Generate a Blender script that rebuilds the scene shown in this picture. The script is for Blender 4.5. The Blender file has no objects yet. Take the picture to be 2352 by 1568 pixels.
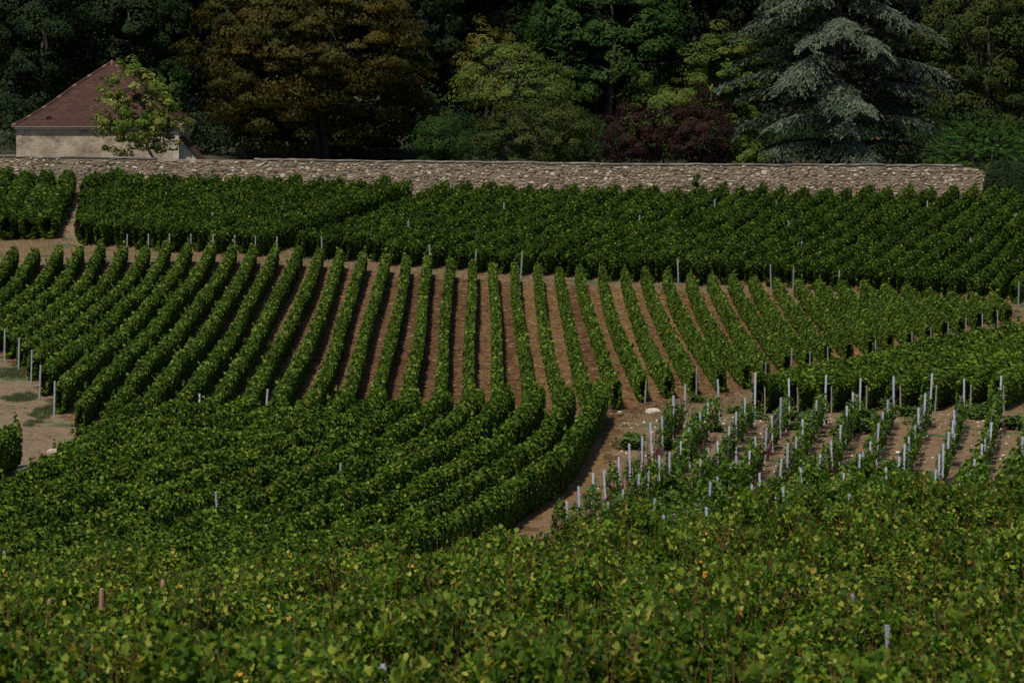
import bpy, math, random
import numpy as np
from mathutils import Matrix, Vector

random.seed(7)
RNG = np.random.default_rng(11)
scene = bpy.context.scene
COL = scene.collection
R = math.radians

# ------------------------------------------------------------------ camera, sky, sun, exposure
F = 3840.0                      # focal length in pixels at 1024 wide (135 mm on 36 mm)
ZC = 14.6
PITCH = math.atan(360 / 3840.)
cam_d = bpy.data.cameras.new('camera')
cam_d.lens = 135; cam_d.sensor_width = 36; cam_d.clip_end = 6000; cam_d.clip_start = 1
cam_d.dof.use_dof = True; cam_d.dof.focus_distance = 135; cam_d.dof.aperture_fstop = 4.5
cam = bpy.data.objects.new('camera', cam_d); COL.objects.link(cam)
cam.location = (0, 0, ZC); cam.rotation_euler = (math.pi / 2 - PITCH, 0, 0)
scene.camera = cam

SUN_AZ = R(-148)                # compass angle of the sun from +Y towards +X (sun stands to the left, a little behind)
SUN_EL = R(62)
to_sun = Vector((math.sin(SUN_AZ) * math.cos(SUN_EL), math.cos(SUN_AZ) * math.cos(SUN_EL), math.sin(SUN_EL)))
world = bpy.data.worlds.new('World'); scene.world = world; world.use_nodes = True
wn = world.node_tree.nodes; wl = world.node_tree.links
bg = wn['Background']; sky = wn.new('ShaderNodeTexSky'); sky.sky_type = 'NISHITA'
sky.sun_disc = False; sky.sun_elevation = SUN_EL; sky.sun_rotation = SUN_AZ
wl.new(sky.outputs[0], bg.inputs[0]); bg.inputs[1].default_value = 0.085
sd = bpy.data.lights.new('sun', 'SUN'); sd.energy = 4.3; sd.angle = R(1.5); sd.color = (1.0, 0.93, 0.82)
so = bpy.data.objects.new('sun', sd); COL.objects.link(so)
so.rotation_euler = to_sun.to_track_quat('Z', 'Y').to_euler()
scene.view_settings.view_transform = 'Standard'; scene.view_settings.look = 'None'
scene.view_settings.gamma = 1.0; scene.view_settings.exposure = 0.4
scene.render.engine = 'CYCLES'
scene.cycles.max_bounces = 6; scene.cycles.transparent_max_bounces = 4
scene.cycles.diffuse_bounces = 3; scene.cycles.transmission_bounces = 3; scene.cycles.glossy_bounces = 2
scene.cycles.use_denoising = False; scene.cycles.sample_clamp_indirect = 3.0; scene.cycles.sample_clamp_direct = 6.0

# ------------------------------------------------------------------ terrain: thin-plate surface through measured points
CTRL = [(-22,194,.35),(-20.8,190.5,0),(-20.8,187,-.55),(-20.7,182,-.85),(-20.5,172,-.85),(-20.3,163,-.8),(-15.6,192,.3),(-15.6,188,-.05),(-15.6,181,-.3),(-15.6,170,-.4),(-15.6,145,-.45),(-15,130,-.6),(5.5,194,-.85),(5.5,187,-1.45),(5.5,172,-1.75),
(5.5,150,-1.6),(0,138,-1.2),(0,194,-.6),(17.5,191,-1.6),(17.5,180,-1.8),(17.5,170,-2.0),(25,194,-2.2),(25,185,-2.2),
(-29,222,2.3),(0,222,1.6),(29,222,1.4),(-29,208,1.0),(0,208,.4),(27,208,-.5),
(-17,122,-.8),(-15,111,-1.1),(-5,111,-.9),(6,129,-.35),(12,128,-.3),(17.5,128,-.3),(5,118,-.85),(10,118,-.8),(16,118,-.75),(3,107,-.6),(12,107,-.5),
(22,150,-1.2),(-6,45,5.1),(6,45,5.3),(-8,60,3.4),(9,60,3.8),(-10,77,1.5),(11,77,2.4),(0,77,1.7),(-.7,81,1.25),(3.2,86,1.35),(12.5,91,1.3),(-12,95,-.4),(13,99,0),(3,97,-.35),
(-60,45,5),(60,45,5.5),(-60,0,12),(0,0,12.2),(60,0,12.5),(0,20,9.2),(-60,90,0),(60,90,1.),(-60,130,-.3),(60,130,-.8),(-60,190,1.2),(60,190,-2.2),(-60,225,3.2),(60,225,1.6),
(-60,245,4),(0,245,3.0),(30,245,2.6),(60,245,3),(-70,320,9),(0,320,9),(70,320,9),(0,280,5.4),(40,280,5.4),(-40,280,5.6)]
_C = np.array(CTRL, float); _n = len(_C); _P = _C[:, :2] / 50
def _U(r2): return np.where(r2 > 1e-9, .5 * r2 * np.log(np.maximum(r2, 1e-12)), 0)
_K = _U(((_P[:, None] - _P[None]) ** 2).sum(-1)) + np.eye(_n) * .004
_Q = np.c_[np.ones(_n), _P]
_W = np.linalg.solve(np.block([[_K, _Q], [_Q.T, np.zeros((3, 3))]]), np.r_[_C[:, 2], 0, 0, 0])
def _tps(X, Y):
    p = np.stack([X.ravel(), Y.ravel()], -1) / 50
    return (_U(((p[:, None] - _P[None]) ** 2).sum(-1)) @ _W[:_n] + _W[_n] + p @ _W[_n + 1:]).reshape(X.shape)
_gx = np.arange(-90, 91.); _gy = np.arange(-20, 341.)
_GX, _GY = np.meshgrid(_gx, _gy)
GZ = _tps(np.clip(_GX, -70, 70), np.clip(_GY, 0, 320))
def zg(x, y):
    x0 = np.asarray(x, float); y0 = np.asarray(y, float)
    x = np.clip(x0, -89.99, 89.99); y = np.clip(y0, -19.99, 339.99)
    i = np.floor(x + 90).astype(int); j = np.floor(y + 20).astype(int); u = x + 90 - i; v = y + 20 - j
    z = GZ[j, i] * (1-u) * (1-v) + GZ[j, i+1] * u * (1-v) + GZ[j+1, i] * (1-u) * v + GZ[j+1, i+1] * u * v
    return z + np.maximum(y0 - 340, 0) * .05
def zf(x, y): return float(zg(x, y))
_c, _s = math.cos(PITCH), math.sin(PITCH)
def proj(x, y, z):
    dz = z - ZC; d = y * _c - dz * _s; up = y * _s + dz * _c
    return 512 + F * x / d, 341 - F * up / d
def unproj(px, py, h=0, ymin=0):
    a = (px - 512) / F; b = (341 - py) / F
    dx, dy, dz = a, _c + b * _s, -_s + b * _c
    t = np.arange(max(ymin, 15), 330, .05) / dy
    X, Y, Z = dx * t, dy * t, ZC + dz * t
    m = Z < zg(X, Y) + h
    i = int(m.argmax()); return float(X[i]), float(Y[i])
OV = .43537                     # picture notes were taken on a 2352-wide view
def ovp(x, y, h=0, ymin=0): return unproj(x * OV, y * OV, h, ymin)
def xat(ovx, Y): return (ovx * OV - 512) * Y / F / 1.0045
def zat(ovy, Y):                # height that shows at picture row ovy at distance Y
    b = (341 - ovy * OV) / F
    return ZC + Y * (-_s + b * _c) / (_c + b * _s)
def inview(x, y, z, m=90):
    if y < 20: return False
    px, py = proj(x, y, z); return -m < px < 1024 + m and -m < py < 682 + m

# ------------------------------------------------------------------ helpers
def mesh_np(name, verts, faces, mats=(), tint=None, matidx=None, smooth=False):
    """faces: list of (m,k) int arrays"""
    me = bpy.data.meshes.new(name)
    verts = np.asarray(verts, np.float32)
    me.vertices.add(len(verts)); me.vertices.foreach_set('co', verts.ravel())
    loops = np.concatenate([f.ravel() for f in faces]).astype(np.int32)
    sizes = np.concatenate([np.full(len(f), f.shape[1], np.int32) for f in faces])
    me.loops.add(len(loops)); me.loops.foreach_set('vertex_index', loops)
    me.polygons.add(len(sizes))
    starts = np.r_[0, np.cumsum(sizes)[:-1]].astype(np.int32)
    me.polygons.foreach_set('loop_start', starts)
    try: me.polygons.foreach_set('loop_total', sizes)
    except Exception: pass
    for m in mats: me.materials.append(m)
    if matidx is not None: me.polygons.foreach_set('material_index', np.asarray(matidx, np.int32))
    if smooth: me.polygons.foreach_set('use_smooth', np.ones(len(sizes), bool))
    me.update(calc_edges=True); me.validate()
    if tint is not None:
        a = me.attributes.new('tint', 'FLOAT', 'POINT'); a.data.foreach_set('value', np.asarray(tint, np.float32))
    return me
def link(name, me, parent=None):
    o = bpy.data.objects.new(name, me); COL.objects.link(o)
    if parent is not None: o.parent = parent
    return o
def empty(name, loc=(0, 0, 0), rz=0):
    o = bpy.data.objects.new(name, None); COL.objects.link(o); o.location = loc; o.rotation_euler = (0, 0, rz)
    o.empty_display_size = .3
    return o
def tag(o, label=None, cat=None, group=None, kind=None):
    if label: o['label'] = label
    if cat: o['category'] = cat
    if group: o['group'] = group
    if kind: o['kind'] = kind
    return o
class MB:
    """collects polygons"""
    def __init__(s): s.v = []; s.f = []; s.t = []
    def add(s, vs, fs, t=0.5):
        b = len(s.v); s.v += [tuple(p) for p in vs]; s.f += [tuple(i + b for i in f) for f in fs]; s.t += [t] * len(vs)
    def box(s, a, b, t=.5):
        x0, y0, z0 = a; x1, y1, z1 = b
        s.add([(x0,y0,z0),(x1,y0,z0),(x1,y1,z0),(x0,y1,z0),(x0,y0,z1),(x1,y0,z1),(x1,y1,z1),(x0,y1,z1)],
              [(3,2,1,0),(4,5,6,7),(0,1,5,4),(1,2,6,5),(2,3,7,6),(3,0,4,7)], t)
    def tube(s, pts, rad, n=6, t=.5, cap=True):
        pts = [Vector(p) for p in pts]; rings = []
        for i, p in enumerate(pts):
            d = (pts[min(i+1, len(pts)-1)] - pts[max(i-1, 0)])
            d = d.normalized() if d.length > 1e-6 else Vector((0, 0, 1))
            a = d.orthogonal().normalized() if abs(d.z) < .95 else d.cross(Vector((0, 1, 0))).normalized()
            if abs(d.z) < .95: a = d.cross(Vector((0, 0, 1))).normalized()
            b = d.cross(a)
            r = rad[i] if hasattr(rad, '__len__') else rad
            rings.append([p + a * (math.cos(k * 2 * math.pi / n) * r) + b * (math.sin(k * 2 * math.pi / n) * r) for k in range(n)])
        vs = [q for rg in rings for q in rg]; fs = []
        for i in range(len(pts) - 1):
            for k in range(n):
                fs.append((i*n+k, i*n+(k+1) % n, (i+1)*n+(k+1) % n, (i+1)*n+k))
        if cap: fs += [tuple(range(n))[::-1], tuple((len(pts)-1)*n + k for k in range(n))]
        s.add(vs, fs, t)
    def mesh(s, name, mats=(), smooth=False):
        me = bpy.data.meshes.new(name); me.from_pydata(s.v, [], s.f)
        for m in mats: me.materials.append(m)
        if smooth:
            for p in me.polygons: p.use_smooth = True
        a = me.attributes.new('tint', 'FLOAT', 'POINT'); a.data.foreach_set('value', np.asarray(s.t, np.float32))
        return me
    def build(s, name, mat, parent=None, smooth=False): return link(name, s.mesh(name, (mat,), smooth), parent)
ONES = ['', 'first', 'second', 'third', 'fourth', 'fifth', 'sixth', 'seventh', 'eighth', 'ninth', 'tenth', 'eleventh', 'twelfth', 'thirteenth',
        'fourteenth', 'fifteenth', 'sixteenth', 'seventeenth', 'eighteenth', 'nineteenth']
TENS = {2: ('twenty', 'twentieth'), 3: ('thirty', 'thirtieth'), 4: ('forty', 'fortieth'), 5: ('fifty', 'fiftieth'), 6: ('sixty', 'sixtieth'), 7: ('seventy', 'seventieth')}
def nth(n):
    if n < 20: return ONES[n]
    a, b = divmod(n, 10)
    return TENS[a][1] if b == 0 else TENS[a][0] + '-' + ONES[b]

# ------------------------------------------------------------------ materials
def newmat(name):
    m = bpy.data.materials.new(name); m.use_nodes = True
    nt = m.node_tree; nt.nodes.clear(); out = nt.nodes.new('ShaderNodeOutputMaterial')
    return m, nt, out
def ramp(nt, stops, interp='LINEAR'):
    r = nt.nodes.new('ShaderNodeValToRGB'); cr = r.color_ramp; cr.interpolation = interp
    while len(cr.elements) < len(stops): cr.elements.new(.5)
    for e, (p, c) in zip(cr.elements, stops): e.position = p; e.color = (*c, 1)
    return r
def leafmat(name, stops, transl=.3, rough=.5, spec=.35, objvar=.25, tcol=(1.25, 1.15, .5)):
    m, nt, out = newmat(name); L = nt.links.new
    at = nt.nodes.new('ShaderNodeAttribute'); at.attribute_name = 'tint'
    rp = ramp(nt, stops); L(at.outputs['Fac'], rp.inputs[0])
    oi = nt.nodes.new('ShaderNodeObjectInfo')
    mr = nt.nodes.new('ShaderNodeMapRange'); mr.inputs[3].default_value = 1 - objvar; mr.inputs[4].default_value = 1 + objvar
    L(oi.outputs['Random'], mr.inputs[0])
    mul = nt.nodes.new('ShaderNodeMix'); mul.data_type = 'RGBA'; mul.blend_type = 'MULTIPLY'; mul.inputs[0].default_value = 1
    L(rp.outputs[0], mul.inputs[6]); L(mr.outputs[0], mul.inputs[7])
    p = nt.nodes.new('ShaderNodeBsdfPrincipled'); p.inputs['Roughness'].default_value = rough; p.inputs['Specular IOR Level'].default_value = spec
    L(mul.outputs[2], p.inputs['Base Color'])
    t = nt.nodes.new('ShaderNodeBsdfTranslucent')
    m2 = nt.nodes.new('ShaderNodeMix'); m2.data_type = 'RGBA'; m2.blend_type = 'MULTIPLY'; m2.inputs[0].default_value = 1
    m2.inputs[7].default_value = (*tcol, 1); L(mul.outputs[2], m2.inputs[6]); L(m2.outputs[2], t.inputs[0])
    mx = nt.nodes.new('ShaderNodeMixShader'); mx.inputs[0].default_value = transl
    L(p.outputs[0], mx.inputs[1]); L(t.outputs[0], mx.inputs[2]); L(mx.outputs[0], out.inputs[0])
    return m
def plainmat(name, stops, scale=5., rough=.85, spec=.2, bump=0., metal=0., use_tint=False, detail=6, stretch=(1, 1, 1), bscale=None):
    m, nt, out = newmat(name); L = nt.links.new
    tc = nt.nodes.new('ShaderNodeTexCoord'); mp = nt.nodes.new('ShaderNodeMapping'); mp.inputs['Scale'].default_value = stretch
    L(tc.outputs['Object'], mp.inputs[0])
    nz = nt.nodes.new('ShaderNodeTexNoise'); nz.inputs['Scale'].default_value = scale; nz.inputs['Detail'].default_value = detail; nz.inputs['Roughness'].default_value = .65
    L(mp.outputs[0], nz.inputs[0])
    rp = ramp(nt, stops)
    if use_tint:
        at = nt.nodes.new('ShaderNodeAttribute'); at.attribute_name = 'tint'
        ad = nt.nodes.new('ShaderNodeMath'); ad.operation = 'MULTIPLY_ADD'; ad.inputs[1].default_value = .35
        L(nz.outputs[0], ad.inputs[0]); sb = nt.nodes.new('ShaderNodeMath'); sb.operation = 'SUBTRACT'; sb.inputs[1].default_value = .175
        L(at.outputs['Fac'], sb.inputs[0]); L(sb.outputs[0], ad.inputs[2]); L(ad.outputs[0], rp.inputs[0])
    else:
        L(nz.outputs[0], rp.inputs[0])
    p = nt.nodes.new('ShaderNodeBsdfPrincipled'); p.inputs['Roughness'].default_value = rough; p.inputs['Specular IOR Level'].default_value = spec; p.inputs['Metallic'].default_value = metal
    L(rp.outputs[0], p.inputs['Base Color'])
    if bump:
        bn = nt.nodes.new('ShaderNodeTexNoise'); bn.inputs['Scale'].default_value = bscale or scale * 3; bn.inputs['Detail'].default_value = 8
        L(mp.outputs[0], bn.inputs[0])
        b = nt.nodes.new('ShaderNodeBump'); b.inputs['Strength'].default_value = bump; b.inputs['Distance'].default_value = .05
        L(bn.outputs[0], b.inputs['Height']); L(b.outputs[0], p.inputs['Normal'])
    L(p.outputs[0], out.inputs[0]); return m

M = {}
M['clip'] = leafmat('clipped_vine_leaf', [(0, (.018, .042, .005)), (.35, (.038, .078, .008)), (.7, (.070, .118, .012)), (.95, (.140, .185, .026)), (.996, (.15, .15, .03)), (1, (.16, .08, .03))], .3, .6, .10, .18)  # brightest green stop paints sunlit highlights onto random leaves
M['back'] = leafmat('upper_vine_leaf', [(0, (.010, .028, .003)), (.4, (.027, .060, .005)), (.75, (.054, .096, .009)), (.985, (.115, .148, .018)), (.997, (.20, .16, .02)), (1, (.18, .05, .02))], .3, .6, .09, .3)
M['lower'] = leafmat('lower_vine_leaf', [(0, (.014, .036, .003)), (.4, (.040, .084, .006)), (.75, (.082, .134, .011)), (.96, (.150, .190, .022)), (.997, (.17, .17, .03)), (1, (.24, .07, .02))], .33, .6, .12, .25)
M['fore'] = leafmat('front_vine_leaf', [(0, (.014, .038, .003)), (.35, (.044, .094, .006)), (.64, (.088, .146, .010)), (.86, (.160, .196, .020)), (.985, (.27, .28, .050)), (.997, (.30, .24, .03)), (1, (.45, .20, .02))], .38, .6, .12, .22)
M['young'] = leafmat('young_vine_leaf', [(0, (.016, .044, .004)), (.4, (.040, .092, .007)), (.75, (.078, .142, .012)), (.95, (.13, .17, .02)), (1, (.16, .11, .03))], .32, .6, .14, .2)
M['bark'] = plainmat('vine_bark', [(.3, (.03, .02, .014)), (.7, (.09, .062, .042))], 9, .9, .1, .5)
M['tbark'] = plainmat('tree_bark', [(.3, (.022, .018, .015)), (.7, (.07, .06, .05))], 3, .9, .1, .6, stretch=(1, 1, .3))
M['palebark'] = plainmat('pale_tree_bark', [(.3, (.07, .065, .055)), (.7, (.19, .175, .15))], 3, .9, .1, .4, stretch=(1, 1, .3))
M['galv'] = plainmat('galvanized_steel', [(.3, (.34, .37, .42)), (.7, (.52, .55, .60))], 14, .45, .5, 0, .35)
M['dullgalv'] = plainmat('weathered_steel', [(.3, (.16, .17, .19)), (.7, (.30, .31, .33))], 14, .6, .4, 0, .2)
M['stake'] = plainmat('grey_wood', [(.3, (.13, .11, .095)), (.7, (.27, .24, .21))], 20, .85, .2, .4, stretch=(1, 1, .15))
M['brownstake'] = plainmat('brown_wood', [(.3, (.16, .085, .05)), (.7, (.32, .19, .12))], 20, .85, .2, .4, stretch=(1, 1, .15))
M['tube'] = plainmat('dark_red_sleeve', [(.3, (.055, .016, .012)), (.7, (.12, .036, .024))], 6, .7, .3)
M['cane'] = plainmat('red_brown_cane', [(.3, (.10, .035, .015)), (.7, (.20, .08, .035))], 8, .7, .2)
M['wire'] = plainmat('steel_wire', [(.3, (.25, .26, .28)), (.7, (.4, .41, .43))], 6, .45, .5, 0, .5)

# ------------------------------------------------------------------ ground
def soilmat(name, a, b, c, straw, strip=0., greens=0.):
    m, nt, out = newmat(name); L = nt.links.new
    tc = nt.nodes.new('ShaderNodeTexCoord')
    n1 = nt.nodes.new('ShaderNodeTexNoise'); n1.inputs['Scale'].default_value = .35; n1.inputs['Detail'].default_value = 7; n1.inputs['Roughness'].default_value = .7
    L(tc.outputs['Object'], n1.inputs[0])
    n2 = nt.nodes.new('ShaderNodeTexNoise'); n2.inputs['Scale'].default_value = 5.5; n2.inputs['Detail'].default_value = 8; n2.inputs['Roughness'].default_value = .75
    mp = nt.nodes.new('ShaderNodeMapping'); mp.inputs['Scale'].default_value = (.7, 1.3, 1); L(tc.outputs['Object'], mp.inputs[0]); L(mp.outputs[0], n2.inputs[0])
    r1 = ramp(nt, [(.32, a), (.5, b), (.68, c)]); L(n1.outputs[0], r1.inputs[0])
    r2 = ramp(nt, [(.40, (0, 0, 0)), (.58, (1, 1, 1))]); L(n2.outputs[0], r2.inputs[0])
    mx = nt.nodes.new('ShaderNodeMix'); mx.data_type = 'RGBA'; mx.inputs[7].default_value = (*straw, 1)
    L(r1.outputs[0], mx.inputs[6])
    fac = r2.outputs[0]
    if strip:
        sx = nt.nodes.new('ShaderNodeSeparateXYZ'); L(tc.outputs['Object'], sx.inputs[0])
        ml = nt.nodes.new('ShaderNodeMath'); ml.operation = 'MULTIPLY_ADD'; ml.inputs[1].default_value = .0086; L(sx.outputs[1], ml.inputs[0]); L(sx.outputs[0], ml.inputs[2])
        dv = nt.nodes.new('ShaderNodeMath'); dv.operation = 'MULTIPLY_ADD'; dv.inputs[1].default_value = 1 / 1.1; dv.inputs[2].default_value = .35; L(ml.outputs[0], dv.inputs[0])
        fl = nt.nodes.new('ShaderNodeMath'); fl.operation = 'FLOOR'; L(dv.outputs[0], fl.inputs[0])
        wn_ = nt.nodes.new('ShaderNodeTexWhiteNoise'); wn_.noise_dimensions = '1D'; L(fl.outputs[0], wn_.inputs['W'])
        mr = nt.nodes.new('ShaderNodeMapRange'); mr.inputs[3].default_value = .05; mr.inputs[4].default_value = 1.0; L(wn_.outputs[0], mr.inputs[0])
        mm = nt.nodes.new('ShaderNodeMath'); mm.operation = 'MULTIPLY'; L(r2.outputs[0], mm.inputs[0]); L(mr.outputs[0], mm.inputs[1]); fac = mm.outputs[0]
    L(fac, mx.inputs[0])
    col = mx.outputs[2]
    if greens:
        n3 = nt.nodes.new('ShaderNodeTexNoise'); n3.inputs['Scale'].default_value = .55; n3.inputs['Detail'].default_value = 5; n3.inputs['Roughness'].default_value = .65; L(tc.outputs['Object'], n3.inputs[0])
        r3 = ramp(nt, [(1 - greens, (0, 0, 0)), (1 - greens + .06, (1, 1, 1))]); L(n3.outputs[0], r3.inputs[0])
        m3 = nt.nodes.new('ShaderNodeMix'); m3.data_type = 'RGBA'; m3.inputs[7].default_value = (.05, .07, .028, 1)
        L(r3.outputs[0], m3.inputs[0]); L(col, m3.inputs[6]); col = m3.outputs[2]
    p = nt.nodes.new('ShaderNodeBsdfPrincipled'); p.inputs['Roughness'].default_value = .95; p.inputs['Specular IOR Level'].default_value = .1
    L(col, p.inputs['Base Color'])
    b = nt.nodes.new('ShaderNodeBump'); b.inputs['Strength'].default_value = .9; b.inputs['Distance'].default_value = .12
    L(n2.outputs[0], b.inputs['Height']); L(b.outputs[0], p.inputs['Normal']); L(p.outputs[0], out.inputs[0])
    return m
M['soil'] = soilmat('vineyard_soil', (.042, .020, .009), (.080, .042, .018), (.118, .070, .030), (.205, .130, .052), strip=1)
M['bare'] = soilmat('bare_soil', (.060, .036, .018), (.096, .060, .031), (.130, .086, .046), (.18, .125, .068), greens=.43)
M['path'] = soilmat('path_earth', (.066, .043, .025), (.110, .076, .046), (.150, .108, .068), (.19, .14, .084), greens=.45)
M['dry'] = soilmat('dry_grass_ground', (.066, .040, .020), (.100, .066, .034), (.130, .090, .048), (.18, .125, .065), greens=.45)
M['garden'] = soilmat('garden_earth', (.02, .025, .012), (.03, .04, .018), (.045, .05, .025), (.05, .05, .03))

xs = np.r_[-3000, -1200, -500, -250, -150, np.arange(-90, 91.), 150, 250, 500, 1200, 3000]
ys = np.r_[-600, -200, -60, np.arange(-20, 341.), 380, 450, 600, 900, 1500, 3000]
gxx, gyy = np.meshgrid(xs, ys); nx, ny = len(xs), len(ys)
idx = np.arange(nx * ny).reshape(ny, nx)
faces = np.stack([idx[:-1, :-1], idx[:-1, 1:], idx[1:, 1:], idx[1:, :-1]], -1).reshape(-1, 4)
fy = (gyy[:-1, :-1] + .5).ravel()
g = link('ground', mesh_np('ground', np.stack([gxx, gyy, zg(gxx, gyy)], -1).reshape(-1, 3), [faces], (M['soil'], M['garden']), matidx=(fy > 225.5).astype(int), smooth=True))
tag(g, 'reddish brown vineyard soil with straw between the vine rows', kind='structure')

def inside(poly, X, Y):
    r = np.zeros(X.shape, bool); n = len(poly)
    for i in range(n):
        (x0, y0), (x1, y1) = poly[i], poly[(i+1) % n]
        c = ((y0 > Y) != (y1 > Y)) & (X < (x1 - x0) * (Y - y0) / (y1 - y0 + 1e-12) + x0); r ^= c
    return r
def patch(name, poly, mat, lift, label, step=.25, ragged=.5):
    P = np.array(poly); x0, y0 = np.floor(P.min(0)); x1, y1 = np.ceil(P.max(0))
    ax = np.arange(x0, x1 + step / 2, step); ay = np.arange(y0, y1 + step / 2, step)
    X, Y = np.meshgrid(ax, ay); n = len(ax); m = len(ay); I = np.arange(n * m).reshape(m, n)
    f = np.stack([I[:-1, :-1], I[:-1, 1:], I[1:, 1:], I[1:, :-1]], -1).reshape(-1, 4)
    cx = (X[:-1, :-1] + step / 2).ravel(); cy = (Y[:-1, :-1] + step / 2).ravel()
    jx = cx + ragged * np.sin(cy * 2.1 + np.sin(cx * 3.3) * 1.3) * .6 + RNG.normal(0, .12, cx.shape)
    jy = cy + ragged * np.sin(cx * 1.7 + np.cos(cy * 2.7) * 1.1) * .6 + RNG.normal(0, .12, cx.shape)
    f = f[inside(poly, jx, jy)]
    used = np.unique(f); re = np.full(n * m, -1); re[used] = np.arange(len(used))
    V = np.stack([X, Y, zg(X, Y) + lift], -1).reshape(-1, 3)[used]
    o = link(name, mesh_np(name, V, [re[f]], (mat,), smooth=True)); tag(o, label, kind='structure'); return o
P_HEAD = [(-34, 193.2), (-34, 205), (-20, 204), (-9, 201), (0, 198), (5, 197.6), (18, 197.8), (34, 198.5), (34, 192.2), (5, 193.3)]
P_PATH = [(-26, 108), (-15.4, 108), (-14.6, 118), (-14.2, 126), (-15, 131), (-16.2, 138), (-17.8, 145), (-20.5, 156), (-26, 170)]
P_PATH2 = [(-24.0, 200), (-22.5, 200), (-23.0, 208), (-24.4, 224), (-25.8, 224), (-24.4, 210)]
P_YOUNG = [(-4, 88), (20, 94), (32, 94), (32, 135), (7, 134.5), (3.9, 133.5), (3.6, 126), (2.2, 114), (-2, 98)]
P_EDGE = [(3.9, 133.5), (7, 134), (9.5, 143), (13.6, 156), (18.6, 167.5), (22, 174), (26, 178), (33, 182), (33, 193), (25.5, 193), (24.6, 186), (21, 177), (18, 171), (14, 163.5), (9.5, 151), (5.3, 145)]
patch('grass_verge', P_HEAD, M['dry'], .006, 'strip of dry trampled grass between the clipped vines and the upper vines')
patch('path', P_PATH, M['path'], .010, 'pale earth track with grass patches past the vine row ends')
patch('path', P_PATH2, M['path'], .010, 'narrow worn path climbing between two upper vine plots')
patch('bare_soil', P_YOUNG, M['bare'], .006, 'bare brown soil between the young vines and their metal posts')
patch('grass_verge', P_EDGE, M['dry'], .012, 'dry grass margin below the clipped vine rows')

def scatter_in(poly, n, rng=RNG):
    P = np.array(poly); out = np.zeros((0, 2))
    while len(out) < n:
        q = rng.uniform(P.min(0), P.max(0), (n * 2, 2)); out = np.r_[out, q[inside(poly, q[:, 0], q[:, 1])]]
    return out[:n]
def blades(name, pts, h, w, mat, label, lean=.5, cat=None):
    n = len(pts); a = RNG.uniform(0, 2 * math.pi, n); hh = h * RNG.uniform(.4, 1.2, n); z = zg(pts[:, 0], pts[:, 1])
    base = np.c_[pts, z]; d = np.c_[np.cos(a), np.sin(a), np.zeros(n)] * w
    la = RNG.uniform(0, 2 * math.pi, n); le = hh * lean * RNG.uniform(.2, 1, n)
    tip = base + np.c_[np.cos(la) * le, np.sin(la) * le, hh]
    V = np.stack([base - d, base + d, tip], 1).reshape(-1, 3)
    o = link(name, mesh_np(name, V, [np.arange(3 * n).reshape(-1, 3)], (mat,), tint=np.repeat(RNG.uniform(0, 1, n), 3)))
    tag(o, label, kind='stuff'); return o
M['straw'] = leafmat('dry_grass_blade', [(0, (.07, .044, .02)), (.6, (.15, .10, .05)), (1, (.23, .165, .085))], .25, .7, .2, 0, (1, 1, .8))
M['grass'] = leafmat('green_grass_blade', [(0, (.035, .055, .02)), (.6, (.06, .085, .03)), (1, (.12, .12, .05))], .3, .6, .2, 0)
M['litter'] = leafmat('dry_litter', [(0, (.030, .011, .007)), (.45, (.078, .030, .016)), (.75, (.15, .092, .046)), (1, (.28, .21, .125))], .1, .8, .1, 0, (1, 1, .8))

# ------------------------------------------------------------------ leaf strips (a stretch of vine hedge)
KITE = (np.array([[0, 0, 0], [-.5, .28, .10], [-.40, .72, .06], [0, 1, -.08], [.40, .72, .06], [.5, .28, .10]]), [np.array([[0, 3, 2, 1], [0, 5, 4, 3]])])
_lob = [(0, .10), (-.24, -.04), (-.48, .20), (-.42, .40), (-.42, .66), (-.20, .74), (0, 1.0), (.20, .74), (.42, .66), (.42, .40), (.48, .20), (.24, -.04)]
_lv = [(0, .38, -.05)] + [(x, y, .12 * abs(x) * 1.5 - .14 * y * y + .02) for x, y in _lob]
LOBED = (np.array(_lv), [np.array([[0, 1 + i, 1 + (i + 1) % 12] for i in range(12)])])
def put_leaves(shape, P, Nrm, Dirn, size, tint):
    Nrm = Nrm / np.linalg.norm(Nrm, axis=1, keepdims=True)
    Dirn = Dirn - (Dirn * Nrm).sum(1, keepdims=True) * Nrm
    Dirn /= np.linalg.norm(Dirn, axis=1, keepdims=True) + 1e-9
    B = np.cross(Dirn, Nrm)
    T, fs = shape; n = len(P); k = len(T)
    V = P[:, None] + size[:, None, None] * (T[None, :, 0:1] * B[:, None] + (T[None, :, 1:2] - .4) * Dirn[:, None] + T[None, :, 2:3] * Nrm[:, None])
    off = (np.arange(n) * k)[:, None, None]
    F_ = [(f[None] + off).reshape(-1, f.shape[1]) for f in fs]
    return V.reshape(-1, 3), F_, np.repeat(tint, k)
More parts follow.
